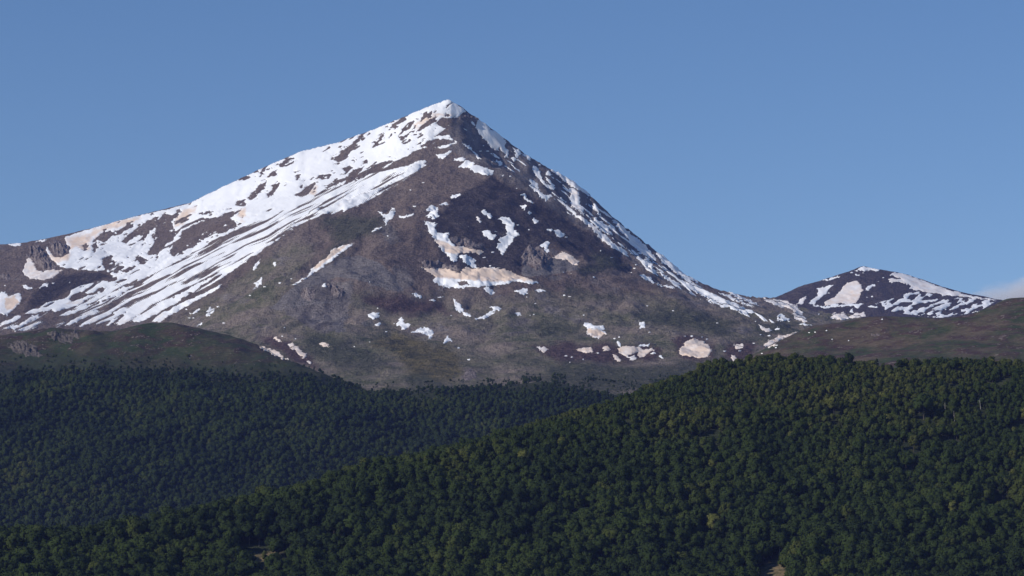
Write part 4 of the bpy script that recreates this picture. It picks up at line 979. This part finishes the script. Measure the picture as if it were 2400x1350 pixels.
SPK += [('D', x, y) for x, y in [(1050, 815), (1145, 1143), (1060, 1105), (880, 1155), (960, 640), (820, 520), (765, 520), (850, 540), (785, 478), (855, 605), (940, 715), (1000, 720), (240, 957), (310, 770), (210, 828), (1600, 940), (1230, 630), (1440, 1200), (860, 1320), (1715, 1310)]]
SPK += [('A', x, y) for x, y in [(2170, 740), (2210, 890), (2090, 920), (1720, 1075), (1500, 1165), (1475, 1098), (1530, 1165), (550, 885), (420, 890), (40, 910), (1770, 1205), (2305, 855)]]
SPK = [zp(z, [(x, y)])[0] for z, x, y in SPK]
_pv, _pt, _n = [], [], 0
for k, (x, y) in enumerate(SPK):
    rx = 1.5 + 2.4 * random.random(); ry = 0.7 + 0.8 * random.random()
    px, py, v, tr = contour(x - rx - 2, y - ry - 2, x + rx + 2, y + ry + 2, 1.0,
                            lambda gx, gy: (1 - np.hypot((gx - x) / rx, (gy - y) / ry) + 0.35 * fbm(gx / 3.5 + k * 7, gy / 2.5, 2, 140)) * 2)
    if not len(tr): continue
    V, tr = drape(px, py, tr, np.where(v <= 0, -0.2, 0.9))
    if len(tr): _pv.append(V); _pt.append(tr + _n); _n += len(V)
_pd = [np.full(_n, 0.15)]
for V, tr, d in CRUMBS: _pv.append(V); _pt.append(tr + _n); _n += len(V); _pd.append(d)
V = np.concatenate(_pv); tr = np.concatenate(_pt)
o = link('snow_scraps', sub_mesh('snow_scraps', V, tr, M_SNOW, dict(dust=np.concatenate(_pd))))
tag(o, 'small loose spots of snow scattered over the slopes', None, None, 'stuff')

# ---- crags: fluted rock faces standing out of the slopes
CRAGS = [
 ('D', 'dark grey summit crag under the snow cap', [(585, 245), (640, 220), (700, 228), (742, 258), (735, 330), (705, 310), (640, 285), (600, 275)], 14),
 ('A', 'fluted cliff above the cream triangle on the left', [(210, 690), (230, 610), (300, 585), (350, 640), (400, 700), (470, 770), (370, 792), (330, 782), (280, 742), (260, 700)], 22),
 ('A', 'rocky cliff at the left end of the snowfield', [(370, 562), (450, 555), (510, 570), (555, 610), (525, 662), (480, 677), (440, 652), (410, 612)], 18),
 ('A', 'pale rock rib by the left frame edge', [(0, 815), (60, 815), (95, 870), (40, 880), (0, 860)], 12),
 ('C', 'fluted rock wall between the tongue and the cream shelf', [(1870, 188), (1950, 188), (2060, 218), (2145, 260), (2135, 288), (2070, 282), (1960, 257), (1908, 242)], 14),
 ('C', 'row of rock buttresses above the cirque snow bank', [(1625, 375), (1700, 368), (1780, 380), (1860, 398), (1950, 428), (1982, 462), (1930, 468), (1880, 452), (1820, 434), (1740, 455), (1665, 425)], 14),
 ('C', 'pale broken crag at the crown of the lower spur', [(900, 560), (935, 522), (1000, 580), (1045, 620), (1010, 665), (930, 655)], 16),
 ('C', 'shaded crag left of the pale broken crag', [(690, 620), (740, 590), (790, 600), (800, 660), (760, 690), (700, 660)], 12),
 ('E', 'grey ribbed rock face above the scree right of the cirque', [(408, 335), (470, 258), (560, 268), (640, 330), (662, 372), (600, 432), (540, 452), (480, 402), (430, 402)], 14),
 ('G', 'dark crag on the crest of the left grassy hill', [(365, 260), (440, 248), (520, 285), (600, 250), (640, 290), (560, 355), (460, 342), (400, 312)], 14),
 ('G', 'brown rocky knoll with boulders on the left grassy hill', [(48, 372), (120, 330), (200, 335), (260, 378), (305, 390), (330, 460), (240, 455), (150, 442), (90, 402)], 12),
 ('F', 'cluster of pale boulders on the right meadow', [(1145, 810), (1160, 780), (1215, 780), (1225, 800), (1180, 815)], 6),
 ('C', 'pale stony gully rocks at the edge of the wood', [(1960, 1290), (2020, 1220), (2080, 1250), (2080, 1310), (2000, 1330)], 5),
]
for k, (z, label, pts, H) in enumerate(CRAGS):
    poly = zp(z, pts); p = np.array(poly)
    def vf(x, y):
        return sdf(poly, x + 7 * fbm(x / 12, y / 12, 4, 150 + k), y + 6 * fbm(x / 12, y / 12, 4, 170 + k)) + 0.5
    px, py, v, tr = contour(p[:, 0].min() - 5, p[:, 1].min() - 5, p[:, 0].max() + 5, p[:, 1].max() + 5, 1.5, vf)
    fl = ridged(px / 8 + 0.5 * fbm(px / 20, py / 20, 2, 7), py / 34, 3, 180 + k)
    h = np.where(v <= 0, -2.0, np.minimum(v / 12, 1) * H * (0.26 if z == 'G' else 0.42) * np.maximum(0.12, 0.30 + 0.75 * fl - 0.35 * np.abs(fbm(px / 9, py / 9, 3, 210 + k))))
    V, tr = drape(px, py, tr, h)
    if not len(tr): continue
    rt = comps(len(px), tr); ur, ri = np.unique(rt, return_inverse=True); tr = tr[ri == np.argmax(np.bincount(ri))]
    o = link('rock_outcrop', sub_mesh('rock_outcrop', V, tr, M_HILLROCK if z == 'G' else M_CRAG, {}))
    tag(o, label, 'rock outcrop', 'rock outcrops on the mountain and hills')

# ------------------------------------------------------------------ trees
def ico(sub):
    import bmesh
    bm = bmesh.new(); bmesh.ops.create_icosphere(bm, subdivisions=sub, radius=1.0)
    v = np.array([q.co[:] for q in bm.verts]); f = np.array([[q.index for q in fc.verts] for fc in bm.faces]); bm.free()
    return v, f
ICO_V, ICO_F = ico(1)

def crown_mesh(name, rx, z0, z1, nl, seed, conical=0.0):
    """unit-ish crown: lobes of foliage spread through an ellipsoid, each a small lump wrapped in leaf clumps"""
    g = np.random.default_rng(seed)
    vs, fs, ns, n = [], [], [], 0
    cz = (z0 + z1) / 2; hz = (z1 - z0) / 2
    for l in range(nl):
        t = (l + 0.5) / nl
        zz = 1 - 2 * t * 0.93
        a = l * 2.399963 + g.uniform(-.5, .5)
        rr = math.sqrt(max(0, 1 - zz * zz)) * g.uniform(0.42, 0.90)
        rr *= 1 - conical * max(0, (zz + 1) / 2)
        c = np.array([math.cos(a) * rr * rx, math.sin(a) * rr * rx, cz + zz * hz * g.uniform(.62, .80)])
        r = rx * g.uniform(0.24, 0.50) * (1 - 0.35 * conical)
        d = ICO_V * r * (1 + 0.25 * g.uniform(-1, 1, (len(ICO_V), 1)))
        d[:, 2] *= 0.85
        vs.append(c + d); fs.append(ICO_F + n); ns.append(ICO_V); n += len(ICO_V)
        m = 58
        q = g.normal(size=(m, 3)); q /= np.linalg.norm(q, axis=1)[:, None]
        q[:, 2] = np.where(q[:, 2] < -0.45, -q[:, 2], q[:, 2])
        p = c + q * r * g.uniform(0.88, 1.38, (m, 1)) * np.array([1, 1, .88])
        nn = q + g.normal(size=(m, 3)) * 0.45; nn /= np.linalg.norm(nn, axis=1)[:, None]
        t1 = np.cross(nn, g.normal(size=(m, 3))); t1 /= np.linalg.norm(t1, axis=1)[:, None]
        t2 = np.cross(nn, t1)
        s = g.uniform(0.26, 0.55, (m, 1)) * (rx / 4.5)
        quad = np.stack([p - t1 * s - t2 * s * .6, p + t1 * s * .7 - t2 * s, p + t1 * s + t2 * s * .7, p - t1 * s * .5 + t2 * s], 1).reshape(-1, 3)
        b0 = n + np.arange(m) * 4
        vs.append(quad); ns.append(np.repeat(q, 4, 0)); fs.append(np.stack([b0, b0 + 1, b0 + 2], -1)); fs.append(np.stack([b0, b0 + 2, b0 + 3], -1)); n += 4 * m
    V = np.concatenate(vs)
    # soft shading of a leafy mass: normals lean outwards from the crown and from the lobe
    d1 = (V - (0, 0, cz - hz * .25)) / np.array([rx, rx, hz]); d1 /= np.linalg.norm(d1, axis=1)[:, None] + 1e-9
    nr = d1 * 0.62 + np.concatenate(ns) * 0.5 + g.normal(size=V.shape) * 0.10
    nr /= np.linalg.norm(nr, axis=1)[:, None]
    return V, np.concatenate(fs), nr

def tube(path, rad, k=6):
    vs, fs = [], []
    path = np.array(path, float)
    for i, (p, r) in enumerate(zip(path, rad)):
        d = path[min(i + 1, len(path) - 1)] - path[max(i - 1, 0)]; d /= np.linalg.norm(d)
        u = np.cross(d, [0.3, 1, 0.1]); u /= np.linalg.norm(u); w = np.cross(d, u)
        for j in range(k):
            a = 2 * math.pi * j / k
            vs.append(p + (u * math.cos(a) + w * math.sin(a)) * r)
    for i in range(len(path) - 1):
        for j in range(k):
            a, b_ = i * k + j, i * k + (j + 1) % k
            fs += [[a, b_, b_ + k], [a, b_ + k, a + k]]
    t0 = (len(path) - 1) * k
    for j in range(1, k - 1): fs.append([t0, t0 + j, t0 + j + 1])
    return np.array(vs), np.array(fs)

def join(parts):
    vs, fs, n = [], [], 0
    for v, f in parts:
        vs.append(v); fs.append(f + n); n += len(v)
    return np.concatenate(vs), np.concatenate(fs)

def trunk_geo(h, seed, top=0.8, r=0.28):
    g = np.random.default_rng(seed)
    pth = [(0, 0, -1.5), (0, 0, 0)]
    x = y = 0
    for i in range(1, 5):
        x += g.uniform(-.22, .22); y += g.uniform(-.22, .22)
        pth.append((x, y, h * top * i / 4))
    parts = [tube(pth, [r * 1.5, r * 1.25, r, r * .8, r * .55, r * .25])]
    for i in range(4):
        z = h * g.uniform(.35, .62); a = i * 1.6 + g.uniform(-.4, .4); L = h * g.uniform(.14, .22)
        b0 = np.array([0, 0, z]); e = b0 + np.array([math.cos(a) * L, math.sin(a) * L, L * .9])
        parts.append(tube([b0, (b0 + e) / 2 + (0, 0, .1), e], [r * .45, r * .3, r * .1], 5))
    return join(parts)

KINDS = [  # rx, crown bottom, crown top, lobes, conical, shape word
    (4.6, 3.2, 13.0, 13, 0.0, 'round-topped'), (5.4, 3.6, 12.6, 15, 0.0, 'broad'), (3.5, 3.0, 14.6, 12, 0.25, 'tall narrow'), (4.2, 2.6, 11.6, 12, 0.0, 'low domed'),
    (4.9, 4.4, 15.0, 14, 0.12, 'tall full'), (3.0, 2.0, 13.2, 11, 0.6, 'pointed')]
CROWN, TRUNK, WHOLE = [], [], []
src = bpy.data.collections.new('tree_kinds')
for k, (rx, z0, z1, nl, con, word) in enumerate(KINDS):
    cv, cf, cn = crown_mesh('crown', rx, z0, z1, nl, 300 + k, con)
    tv, tf = trunk_geo(z1, 340 + k)
    cm = mesh_np('crown', cv, cf, M_LEAF, True); cm.normals_split_custom_set_from_vertices(cn.tolist())
    CROWN.append(cm); TRUNK.append(mesh_np('trunk', tv, tf, M_BARK))
    v, f = join([(cv, cf), (tv, tf)])
    me = mesh_np('tree', v, f, None, True); me.normals_split_custom_set_from_vertices(cn.tolist() + [(0, 0, 0)] * len(tv)); me.materials.append(M_LEAF); me.materials.append(M_BARK)
    mi = np.zeros(len(f), np.int32); mi[len(cf):] = 1
    me.polygons.foreach_set('material_index', mi)
    o = bpy.data.objects.new('tree', me); src.objects.link(o)

def scatter(t, cell, keep, x0, x1, y0, y1):
    xs = np.arange(x0, x1, cell); ys = np.arange(y0, y1, cell)
    X, Y = np.meshgrid(xs, ys)
    X = X + ((np.arange(len(ys)) % 2) * cell * .5)[:, None]
    X = (X + rng.uniform(-.42, .42, X.shape) * cell).ravel(); Y = (Y + rng.uniform(-.42, .42, Y.shape) * cell).ravel()
    Z = height(t, X, Y)
    px, py = project(X, Y, Z)
    k = keep(px, py, X, Y)
    return X[k], Y[k], Z[k], px[k], py[k]

def keep_near(px, py, X, Y):
    wx = px + 6 * fbm(px / 20, py / 20, 2, 2)
    k = (px > -420) & (px < 3000) & (py < 1470)
    for c in CLEAR:
        cc = np.array(c); lo = cc.copy(); lo[:, 1] += 30; hi = cc.copy(); hi[:, 1] += 52
        k &= (sdf_box(c, px, py, 30) < 2) & (sdf_box(lo.tolist(), px, py, 30) < 0) & (sdf_box(hi.tolist(), px, py, 30) < 0)
    k &= ~((px > 556) & (px < 684) & (py > 1284) & (py < 1352) & (rng.uniform(0, 1, px.shape) < 0.93))
    gap = fbm(X / 40, Y / 40, 3, 88)
    k &= ~((gap > 0.60) & (px > 1500)) & ~(gap > 0.78)
    # open edge of the wood along the meadow on the right
    edge = sstep(2680, 2745, Y) * sstep(1900, 2080, px) * sstep(0.15, -0.1, fbm(X / 38, Y / 50, 2, 99))
    k &= rng.uniform(0, 1, px.shape) > edge * 0.93
    return k
def keep_mid(px, py, X, Y):
    e = forest_edge(px) + 9 * fbm(px / 30, py / 25, 3, 4)
    k = (px > -400) & (px < 1750) & (py < 1330)
    th = np.maximum(sstep(-4, 70, py - e) ** 0.8, 0.05 * sstep(-30, 0, py - e))
    return k & (rng.uniform(0, 1, px.shape) < th * 0.99)

NX, NY, NZ, NPX, NPY = scatter(T1, 3.2, keep_near, -640, 800, 2210, 2830)
MX, MY, MZ, MPX, MPY = scatter(T2, 3.7, keep_mid, -1000, 560, 3720, 5000)

def keep_foot(px, py, X, Y):
    m = fbm(px / 34, py / 60, 3, 94) + 0.35
    lim = np.interp(px, [820, 900, 1050, 1150, 1300, 1450, 1650], [902, 896, 890, 880, 872, 886, 870])
    return (px > 820) & (px < 1660) & (py > lim) & (rng.uniform(0, 1, px.shape) < np.clip(m, 0, 1) * 0.8 * sstep(0, 34, py - lim))
FX, FY, FZ, FPX_, FPY = scatter(T0, 4.4, keep_foot, -420, 460, 4620, 5400)
MX, MY, MZ, MPX, MPY = (np.concatenate(q) for q in ((MX, FX), (MY, FY), (MZ, FZ), (MPX, FPX_), (MPY, FPY)))

def tree_params(X, Y, px, py, near):
    n = len(X)
    kind = rng.integers(0, len(KINDS), n)
    tint = 0.34 + 0.33 * fbm(X / 130, Y / 130, 5, 71) + rng.normal(0, 0.10, n)
    odd = rng.uniform(0, 1, n)
    tint = np.where(odd > 0.993, 0.72, tint)
    if near:
        big = sstep(2700, 2330, Y)
        patch = 1 + 0.30 * fbm(X / 45, Y / 45, 3, 77)
        sc = (0.47 + 0.60 * big) * rng.uniform(0.60, 1.38, n) * patch
        sc = sc * (1 + 0.35 * sstep(2700, 2745, Y) * sstep(1600, 1700, px))
        tint = tint - 0.06 + 0.30 * sstep(2380, 2640, Y)  # light falloff put into leaf colour: shaded low wood darker, upper slope lighter
    else:
        sc = 0.84 * rng.uniform(0.55, 1.50, n) * (1 + 0.28 * fbm(X / 60, Y / 60, 3, 79)) * (0.36 + 0.64 * sstep(-25, 80, py - forest_edge(px)))
        tint = tint - 0.05
    return kind, np.clip(tint, 0.03, 0.95), sc, rng.uniform(0, 6.28, n)

def thin(X, Y, S, K, f):
    """keep trees apart by the spread of their crowns"""
    r = np.array([k[0] for k in KINDS])[K] * S * f
    grid = {}; keep = np.zeros(len(X), bool); c = 7.0
    for i in np.argsort(-r + rng.uniform(0, 2.5, len(X))):
        a, b_ = int(X[i] // c), int(Y[i] // c); ok = True
        for da in (-1, 0, 1):
            for db in (-1, 0, 1):
                for j in grid.get((a + da, b_ + db), ()):
                    if (X[i] - X[j]) ** 2 + (Y[i] - Y[j]) ** 2 < ((r[i] + r[j]) * .5) ** 2: ok = False; break
                if not ok: break
            if not ok: break
        if ok: keep[i] = True; grid.setdefault((a, b_), []).append(i)
    return keep

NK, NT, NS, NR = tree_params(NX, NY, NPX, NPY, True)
k = thin(NX, NY, NS, NK, 1.22)
NX, NY, NZ, NPX, NPY, NK, NT, NS, NR = (a[k] for a in (NX, NY, NZ, NPX, NPY, NK, NT, NS, NR))
MK, MT, MS, MR = tree_params(MX, MY, MPX, MPY, False)
k = thin(MX, MY, MS, MK, 1.22)
MX, MY, MZ, MPX, MPY, MK, MT, MS, MR = (a[k] for a in (MX, MY, MZ, MPX, MPY, MK, MT, MS, MR))
print('trees', len(NX), len(MX))

# trees one can point at: pixel where they stand, kind, tint, size
SPECIAL = [
 (1675, 1262, 4, 1.0, 1.3, 'bright yellow-green lone tree in the dark lower wood'),
 (1228, 1092, 1, 0.92, 1.0, 'pale lime-green round tree on the crest of the near wood'),
 (2165, 985, 1, 0.30, 1.75, 'very large dark round tree standing out on the right slope'),
 (1955, 975, 4, 0.88, 1.2, 'tall yellowish tree in the middle of the right slope'),
 (2142, 1060, 4, 0.80, 1.0, 'olive yellow tree among brown gaps on the right slope'),
 (2235, 1225, 2, 0.95, 1.25, 'slim yellow-green tree low on the right'),
 (1668, 1118, 2, 0.88, 1.05, 'slim light green tree left of the right slope centre'),
 (2108, 872, 0, 0.20, 0.92, 'dark tree standing alone above the treeline against the meadow'),
 (2055, 868, 5, 0.15, 0.95, 'dark pointed tree at the left end of the treeline gap'),
 (2238, 872, 3, 0.14, 0.95, 'wide dark bush-like tree at the treeline, right of the gap'),
 (1990, 866, 4, 0.14, 1.05, 'tall dark tree rising over the treeline left of the gap'),
 (620, 1320, 2, 0.78, 0.7, 'slim pale green tree in the tan clearing'),
 (2350, 1180, 5, 0.0, 1.7, 'black-green pointed conifer near the right frame edge'),
]
def ground_at(px, py, t):
    Y = np.linspace(2200, 2950, 1500)
    dx, dy, dz = ray_dir(px, py)
    zz = height(t, dx / dy * Y, Y)
    k = np.argmax(zz >= dz / dy * Y)
    if not (zz >= dz / dy * Y).any(): k = np.argmin(np.abs(zz - dz / dy * Y))
    return dx / dy * Y[k], Y[k], zz[k]

def tree(x, y, z, kind, tint, s, rot, label, group):
    e = bpy.data.objects.new('tree', None); COL.objects.link(e)
    e.empty_display_size = 1.0
    e.location = (x, y, z); e.scale = (s, s, s); e.rotation_euler = (0, 0, rot)
    tag(e, label, 'tree', group)
    link('trunk', TRUNK[kind], e)
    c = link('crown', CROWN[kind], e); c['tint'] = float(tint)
    return e

sp = []
for px_, py_, kind, tint, s, label in SPECIAL:
    x, y, z = ground_at(px_, py_, T1)
    sp.append((x, y, 4.2 * s + (3.5 if tint > 0.9 else 1.0)))
    tree(x, y, z, kind, tint, s, random.uniform(0, 6), label, 'trees of the near wood')
DEAD = [(2028, 1298, 11, 'bleached dead stem low in the right wood', 1), (2236, 988, 9, 'pale dead trunk high on the right slope', 2), (2297, 958, 8, 'small pale dead stem near the right edge of the slope', 3), (1963, 1152, 8, 'pale dead trunk in the middle of the right wood', 4),
          (38, 1322, 9, 'pale crooked dead stem in the bottom left corner', 5), (2214, 965, 8, 'small dead stem left of the pale trunk high on the slope', 6), (1826, 1305, 9, 'pale stem above the tan clearing at bottom right', 7), (1234, 1272, 10, 'pale dead stem above a gap in the centre wood', 8), (2024, 1180, 7, 'short pale stem on the right slope below the yellow tree', 9)]
for q in DEAD:
    x, y, z = ground_at(q[0], q[1], T1)
    sp.append((x, y - 3, 1.4))
for x, y, r in sp:                    # make room for them and for the view of them from below
    k = (np.hypot(NX - x, (NY - y) * 0.6) > r) & ~((np.abs(NX - x) < r + 1.6) & (NY < y) & (NY > y - 15))
    NX, NY, NZ, NPX, NPY, NK, NT, NS, NR = (a[k] for a in (NX, NY, NZ, NPX, NPY, NK, NT, NS, NR))

# treeline and the nearest rows are single trees; the rest of the two woods is stuff
hgt = np.array([k[2] for k in KINDS])[NK] * NS
top_px, top_py = project(NX, NY, NZ + hgt * .8)
inside = (NPX > 12) & (NPX < 2388) & (top_py < 1335)
size = hgt * FPX / NY * inside
crestline = inside & (NPX > 1650) & (NY > 2745) & (NY < 2790)
ci = np.where(crestline)[0]
ci = ci[np.argsort(-size[ci])][:45]
near_i = np.setdiff1d(np.argsort(-size)[:400], ci)[:]
near_i = near_i[np.argsort(-size[near_i])][:235]
single = np.zeros(len(NX), bool); single[ci] = True; single[near_i] = True
def tone(t): return 'dark green' if t < .26 else 'mid green' if t < .42 else 'olive green' if t < .62 else 'yellowish green'
LANDMARKS = [(1675, 1215, 'the bright lone tree'), (600, 1306, 'the left tan clearing'), (1810, 1335, 'the right tan clearing'), (2028, 1285, 'the bleached lower stem'),
             (38, 1312, 'the crooked dead stem'), (1963, 1140, 'the pale right trunk'), (2235, 1180, 'the slim yellow-green tree'), (2350, 1150, 'the black-green conifer'), (1250, 1280, 'the bare gap in the centre'),
             (2395, 1345, 'the lower right corner'), (5, 1345, 'the lower left corner'), (1000, 1348, 'the bottom edge centre'), (300, 1348, 'the left bottom edge'), (1500, 1348, 'the right bottom edge')]
seen = {}
for n_, i in enumerate(sorted(ci, key=lambda q: NPX[q])):
    tree(NX[i], NY[i], NZ[i] - 0.3, int(NK[i]), NT[i], NS[i], NR[i], f'{tone(NT[i])} {KINDS[NK[i]][5]} tree in the meadow treeline, {ordinal(n_ + 1)} from the left', 'trees of the near wood')
todo = []
for i in near_i:
    d = [math.hypot(NPX[i] - a, top_py[i] - b_) for a, b_, _ in LANDMARKS]
    k = int(np.argmin(d)); a, b_, ph = LANDMARKS[k]
    dx_, dy_ = NPX[i] - a, top_py[i] - b_
    way = ('right of' if dx_ > 0 else 'left of') if abs(dx_) > abs(dy_) else ('below' if dy_ > 0 else 'above')
    todo.append((k, way, d[k], i))
for k, way, d, i in sorted(todo, key=lambda q: (q[0], q[1], q[2])):
    key = (k, way); seen[key] = seen.get(key, 0) + 1
    lab = f'{tone(NT[i])} {KINDS[NK[i]][5]} tree, {ordinal(seen[key])} nearest {way} {LANDMARKS[k][2]}'
    tree(NX[i], NY[i], NZ[i] - 0.3, int(NK[i]), NT[i], NS[i], NR[i], lab, 'trees of the near wood')

def forest(name, label, X, Y, Z, K, T, S, Rr):
    me = bpy.data.meshes.new(name)
    me.from_pydata(np.stack([X, Y, Z - 0.3], -1).tolist(), [], [])
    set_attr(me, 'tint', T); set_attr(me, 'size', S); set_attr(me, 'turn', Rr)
    a = me.attributes.new('kind_index', 'INT', 'POINT'); a.data.foreach_set('value', K.astype(np.int32))
    o = link(name, me)
    tag(o, label, None, None, 'stuff')
    ng = bpy.data.node_groups.new(name, 'GeometryNodeTree')
    ng.interface.new_socket('Geometry', in_out='INPUT', socket_type='NodeSocketGeometry')
    ng.interface.new_socket('Geometry', in_out='OUTPUT', socket_type='NodeSocketGeometry')
    L = ng.links; nn = ng.nodes
    gi = nn.new('NodeGroupInput'); go = nn.new('NodeGroupOutput')
    mp = nn.new('GeometryNodeMeshToPoints')
    ip = nn.new('GeometryNodeInstanceOnPoints')
    ci_ = nn.new('GeometryNodeCollectionInfo'); ci_.inputs['Collection'].default_value = src
    ci_.inputs['Separate Children'].default_value = True; ci_.inputs['Reset Children'].default_value = True
    ip.inputs['Pick Instance'].default_value = True
    def at_(nm, ty):
        q = nn.new('GeometryNodeInputNamedAttribute'); q.data_type = ty; q.inputs['Name'].default_value = nm
        return q.outputs['Attribute']
    cx = nn.new('ShaderNodeCombineXYZ')
    L.new(at_('turn', 'FLOAT'), cx.inputs['Z'])
    L.new(gi.outputs[0], mp.inputs['Mesh']); L.new(mp.outputs[0], ip.inputs['Points'])
    L.new(ci_.outputs[0], ip.inputs['Instance'])
    L.new(at_('kind_index', 'INT'), ip.inputs['Instance Index'])
    e2r = nn.new('FunctionNodeEulerToRotation')
    L.new(cx.outputs[0], e2r.inputs[0]); L.new(e2r.outputs[0], ip.inputs['Rotation'])
    L.new(at_('size', 'FLOAT'), ip.inputs['Scale'])
    L.new(ip.outputs[0], go.inputs[0])
    md = o.modifiers.new('forest', 'NODES'); md.node_group = ng
    return o

q = ~single
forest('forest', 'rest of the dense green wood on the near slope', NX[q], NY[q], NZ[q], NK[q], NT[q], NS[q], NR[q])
forest('forest', 'bluish dark wood across the valley on the left', MX, MY, MZ, MK, MT, MS, MR)

# dead trees: bleached stems standing in gaps of the wood
def dead_tree(px_, py_, h, label, seed):
    x, y, z = ground_at(px_, py_, T1)
    g = np.random.default_rng(seed)
    e = bpy.data.objects.new('dead_tree', None); COL.objects.link(e)
    e.location = (x, y - 3, z)
    tag(e, label, 'dead tree', 'bleached dead trees in the near wood')
    lean = g.uniform(-.9, .9)
    v, f = tube([(0, 0, -1), (0, 0, 0), (lean * .4, 0, h * .4), (lean * .7, .2, h * .75), (lean, .3, h)], [.27, .24, .20, .15, .06])
    link('trunk', mesh_np('trunk', v, f, M_DEAD), e)
    for i in range(3):
        zz = h * (.5 + .14 * i); a = g.uniform(0, 6.28); Lb = g.uniform(1.0, 2.0)
        b0 = np.array([lean * zz / h, .1, zz]); e1 = b0 + np.array([math.cos(a) * Lb, math.sin(a) * Lb, Lb * .7])
        v, f = tube([b0, (b0 + e1) / 2, e1], [.11, .08, .03], 5)
        link('branch', mesh_np('branch', v, f, M_DEAD), e)
for q in DEAD:
    dead_tree(*q)

# ------------------------------------------------------------------ cloud behind the right hill, and the air
def cloud():
    iv, if_ = ico(4)
    nz = fbm(iv[:, 0] * 1.3 + 3, iv[:, 1] * 1.3 + iv[:, 2] * 1.3, 3, 9)
    v = iv * (np.array([720.0, 420.0, 300.0]) * (1 + 0.22 * nz[:, None]))
    m = bpy.data.materials.new('cloud_vapour'); m.use_nodes = True
    nt = m.node_tree; nt.nodes.clear(); n = N(nt)
    out = nt.nodes.new('ShaderNodeOutputMaterial'); pv = nt.nodes.new('ShaderNodeVolumePrincipled')
    pv.inputs['Color'].default_value = (0.95, 0.94, 0.96, 1)
    tc = nt.nodes.new('ShaderNodeTexCoord')
    q = nt.nodes.new('ShaderNodeVectorMath'); q.operation = 'MULTIPLY'; q.inputs[1].default_value = (1 / 720, 1 / 420, 1 / 300)
    nt.links.new(tc.outputs['Object'], q.inputs[0])
    ln = nt.nodes.new('ShaderNodeVectorMath'); ln.operation = 'LENGTH'; nt.links.new(q.outputs[0], ln.inputs[0])
    ns = n.noise(q.outputs[0], 2.6, 4, 0.55)
    d = n.math('SUBTRACT', n.math('ADD', 0.42, n.math('MULTIPLY', ns, 0.95)), ln.outputs['Value'])
    nt.links.new(n.math('MULTIPLY', n.ramp(d, [(0.0, 0.0), (0.42, 1.0)]), 0.009), pv.inputs['Density'])
    pv.inputs['Anisotropy'].default_value = -0.3
    nt.links.new(pv.outputs[0], out.inputs['Volume'])
    o = link('cloud', mesh_np('cloud', v, if_, m))
    o.location = at(2495, 745, 17000.0)
    tag(o, 'small pale cloud rising behind the right meadow hill', 'cloud')
cloud()

def haze():
    lo = min(float(t['Z'].min()) for t in TERR) - 1.0
    hi = max(float(t['Z'].max()) for t in TERR) + 12.0
    x0, x1, y0, y1 = -2500.0, 2600.0, -900.0, 10900.0
    v = np.array([(x, y, z) for z in (lo, hi) for y in (y0, y1) for x in (x0, x1)])
    f = np.array([(0, 2, 3, 1), (4, 5, 7, 6), (0, 1, 5, 4), (2, 6, 7, 3), (0, 4, 6, 2), (1, 3, 7, 5)])
    m = bpy.data.materials.new('air'); m.use_nodes = True
    nt = m.node_tree; nt.nodes.clear()
    out = nt.nodes.new('ShaderNodeOutputMaterial'); pv = nt.nodes.new('ShaderNodeVolumePrincipled')
    pv.inputs['Color'].default_value = (0.30, 0.40, 1.0, 1)
    pv.inputs['Density'].default_value = 1.7e-5
    pv.inputs['Anisotropy'].default_value = 0.0
    nt.links.new(pv.outputs[0], out.inputs['Volume'])
    o = link('haze', mesh_np('haze', v, f, m, False))
    tag(o, 'thin bluish air over the whole valley', None, None, 'stuff')
haze()
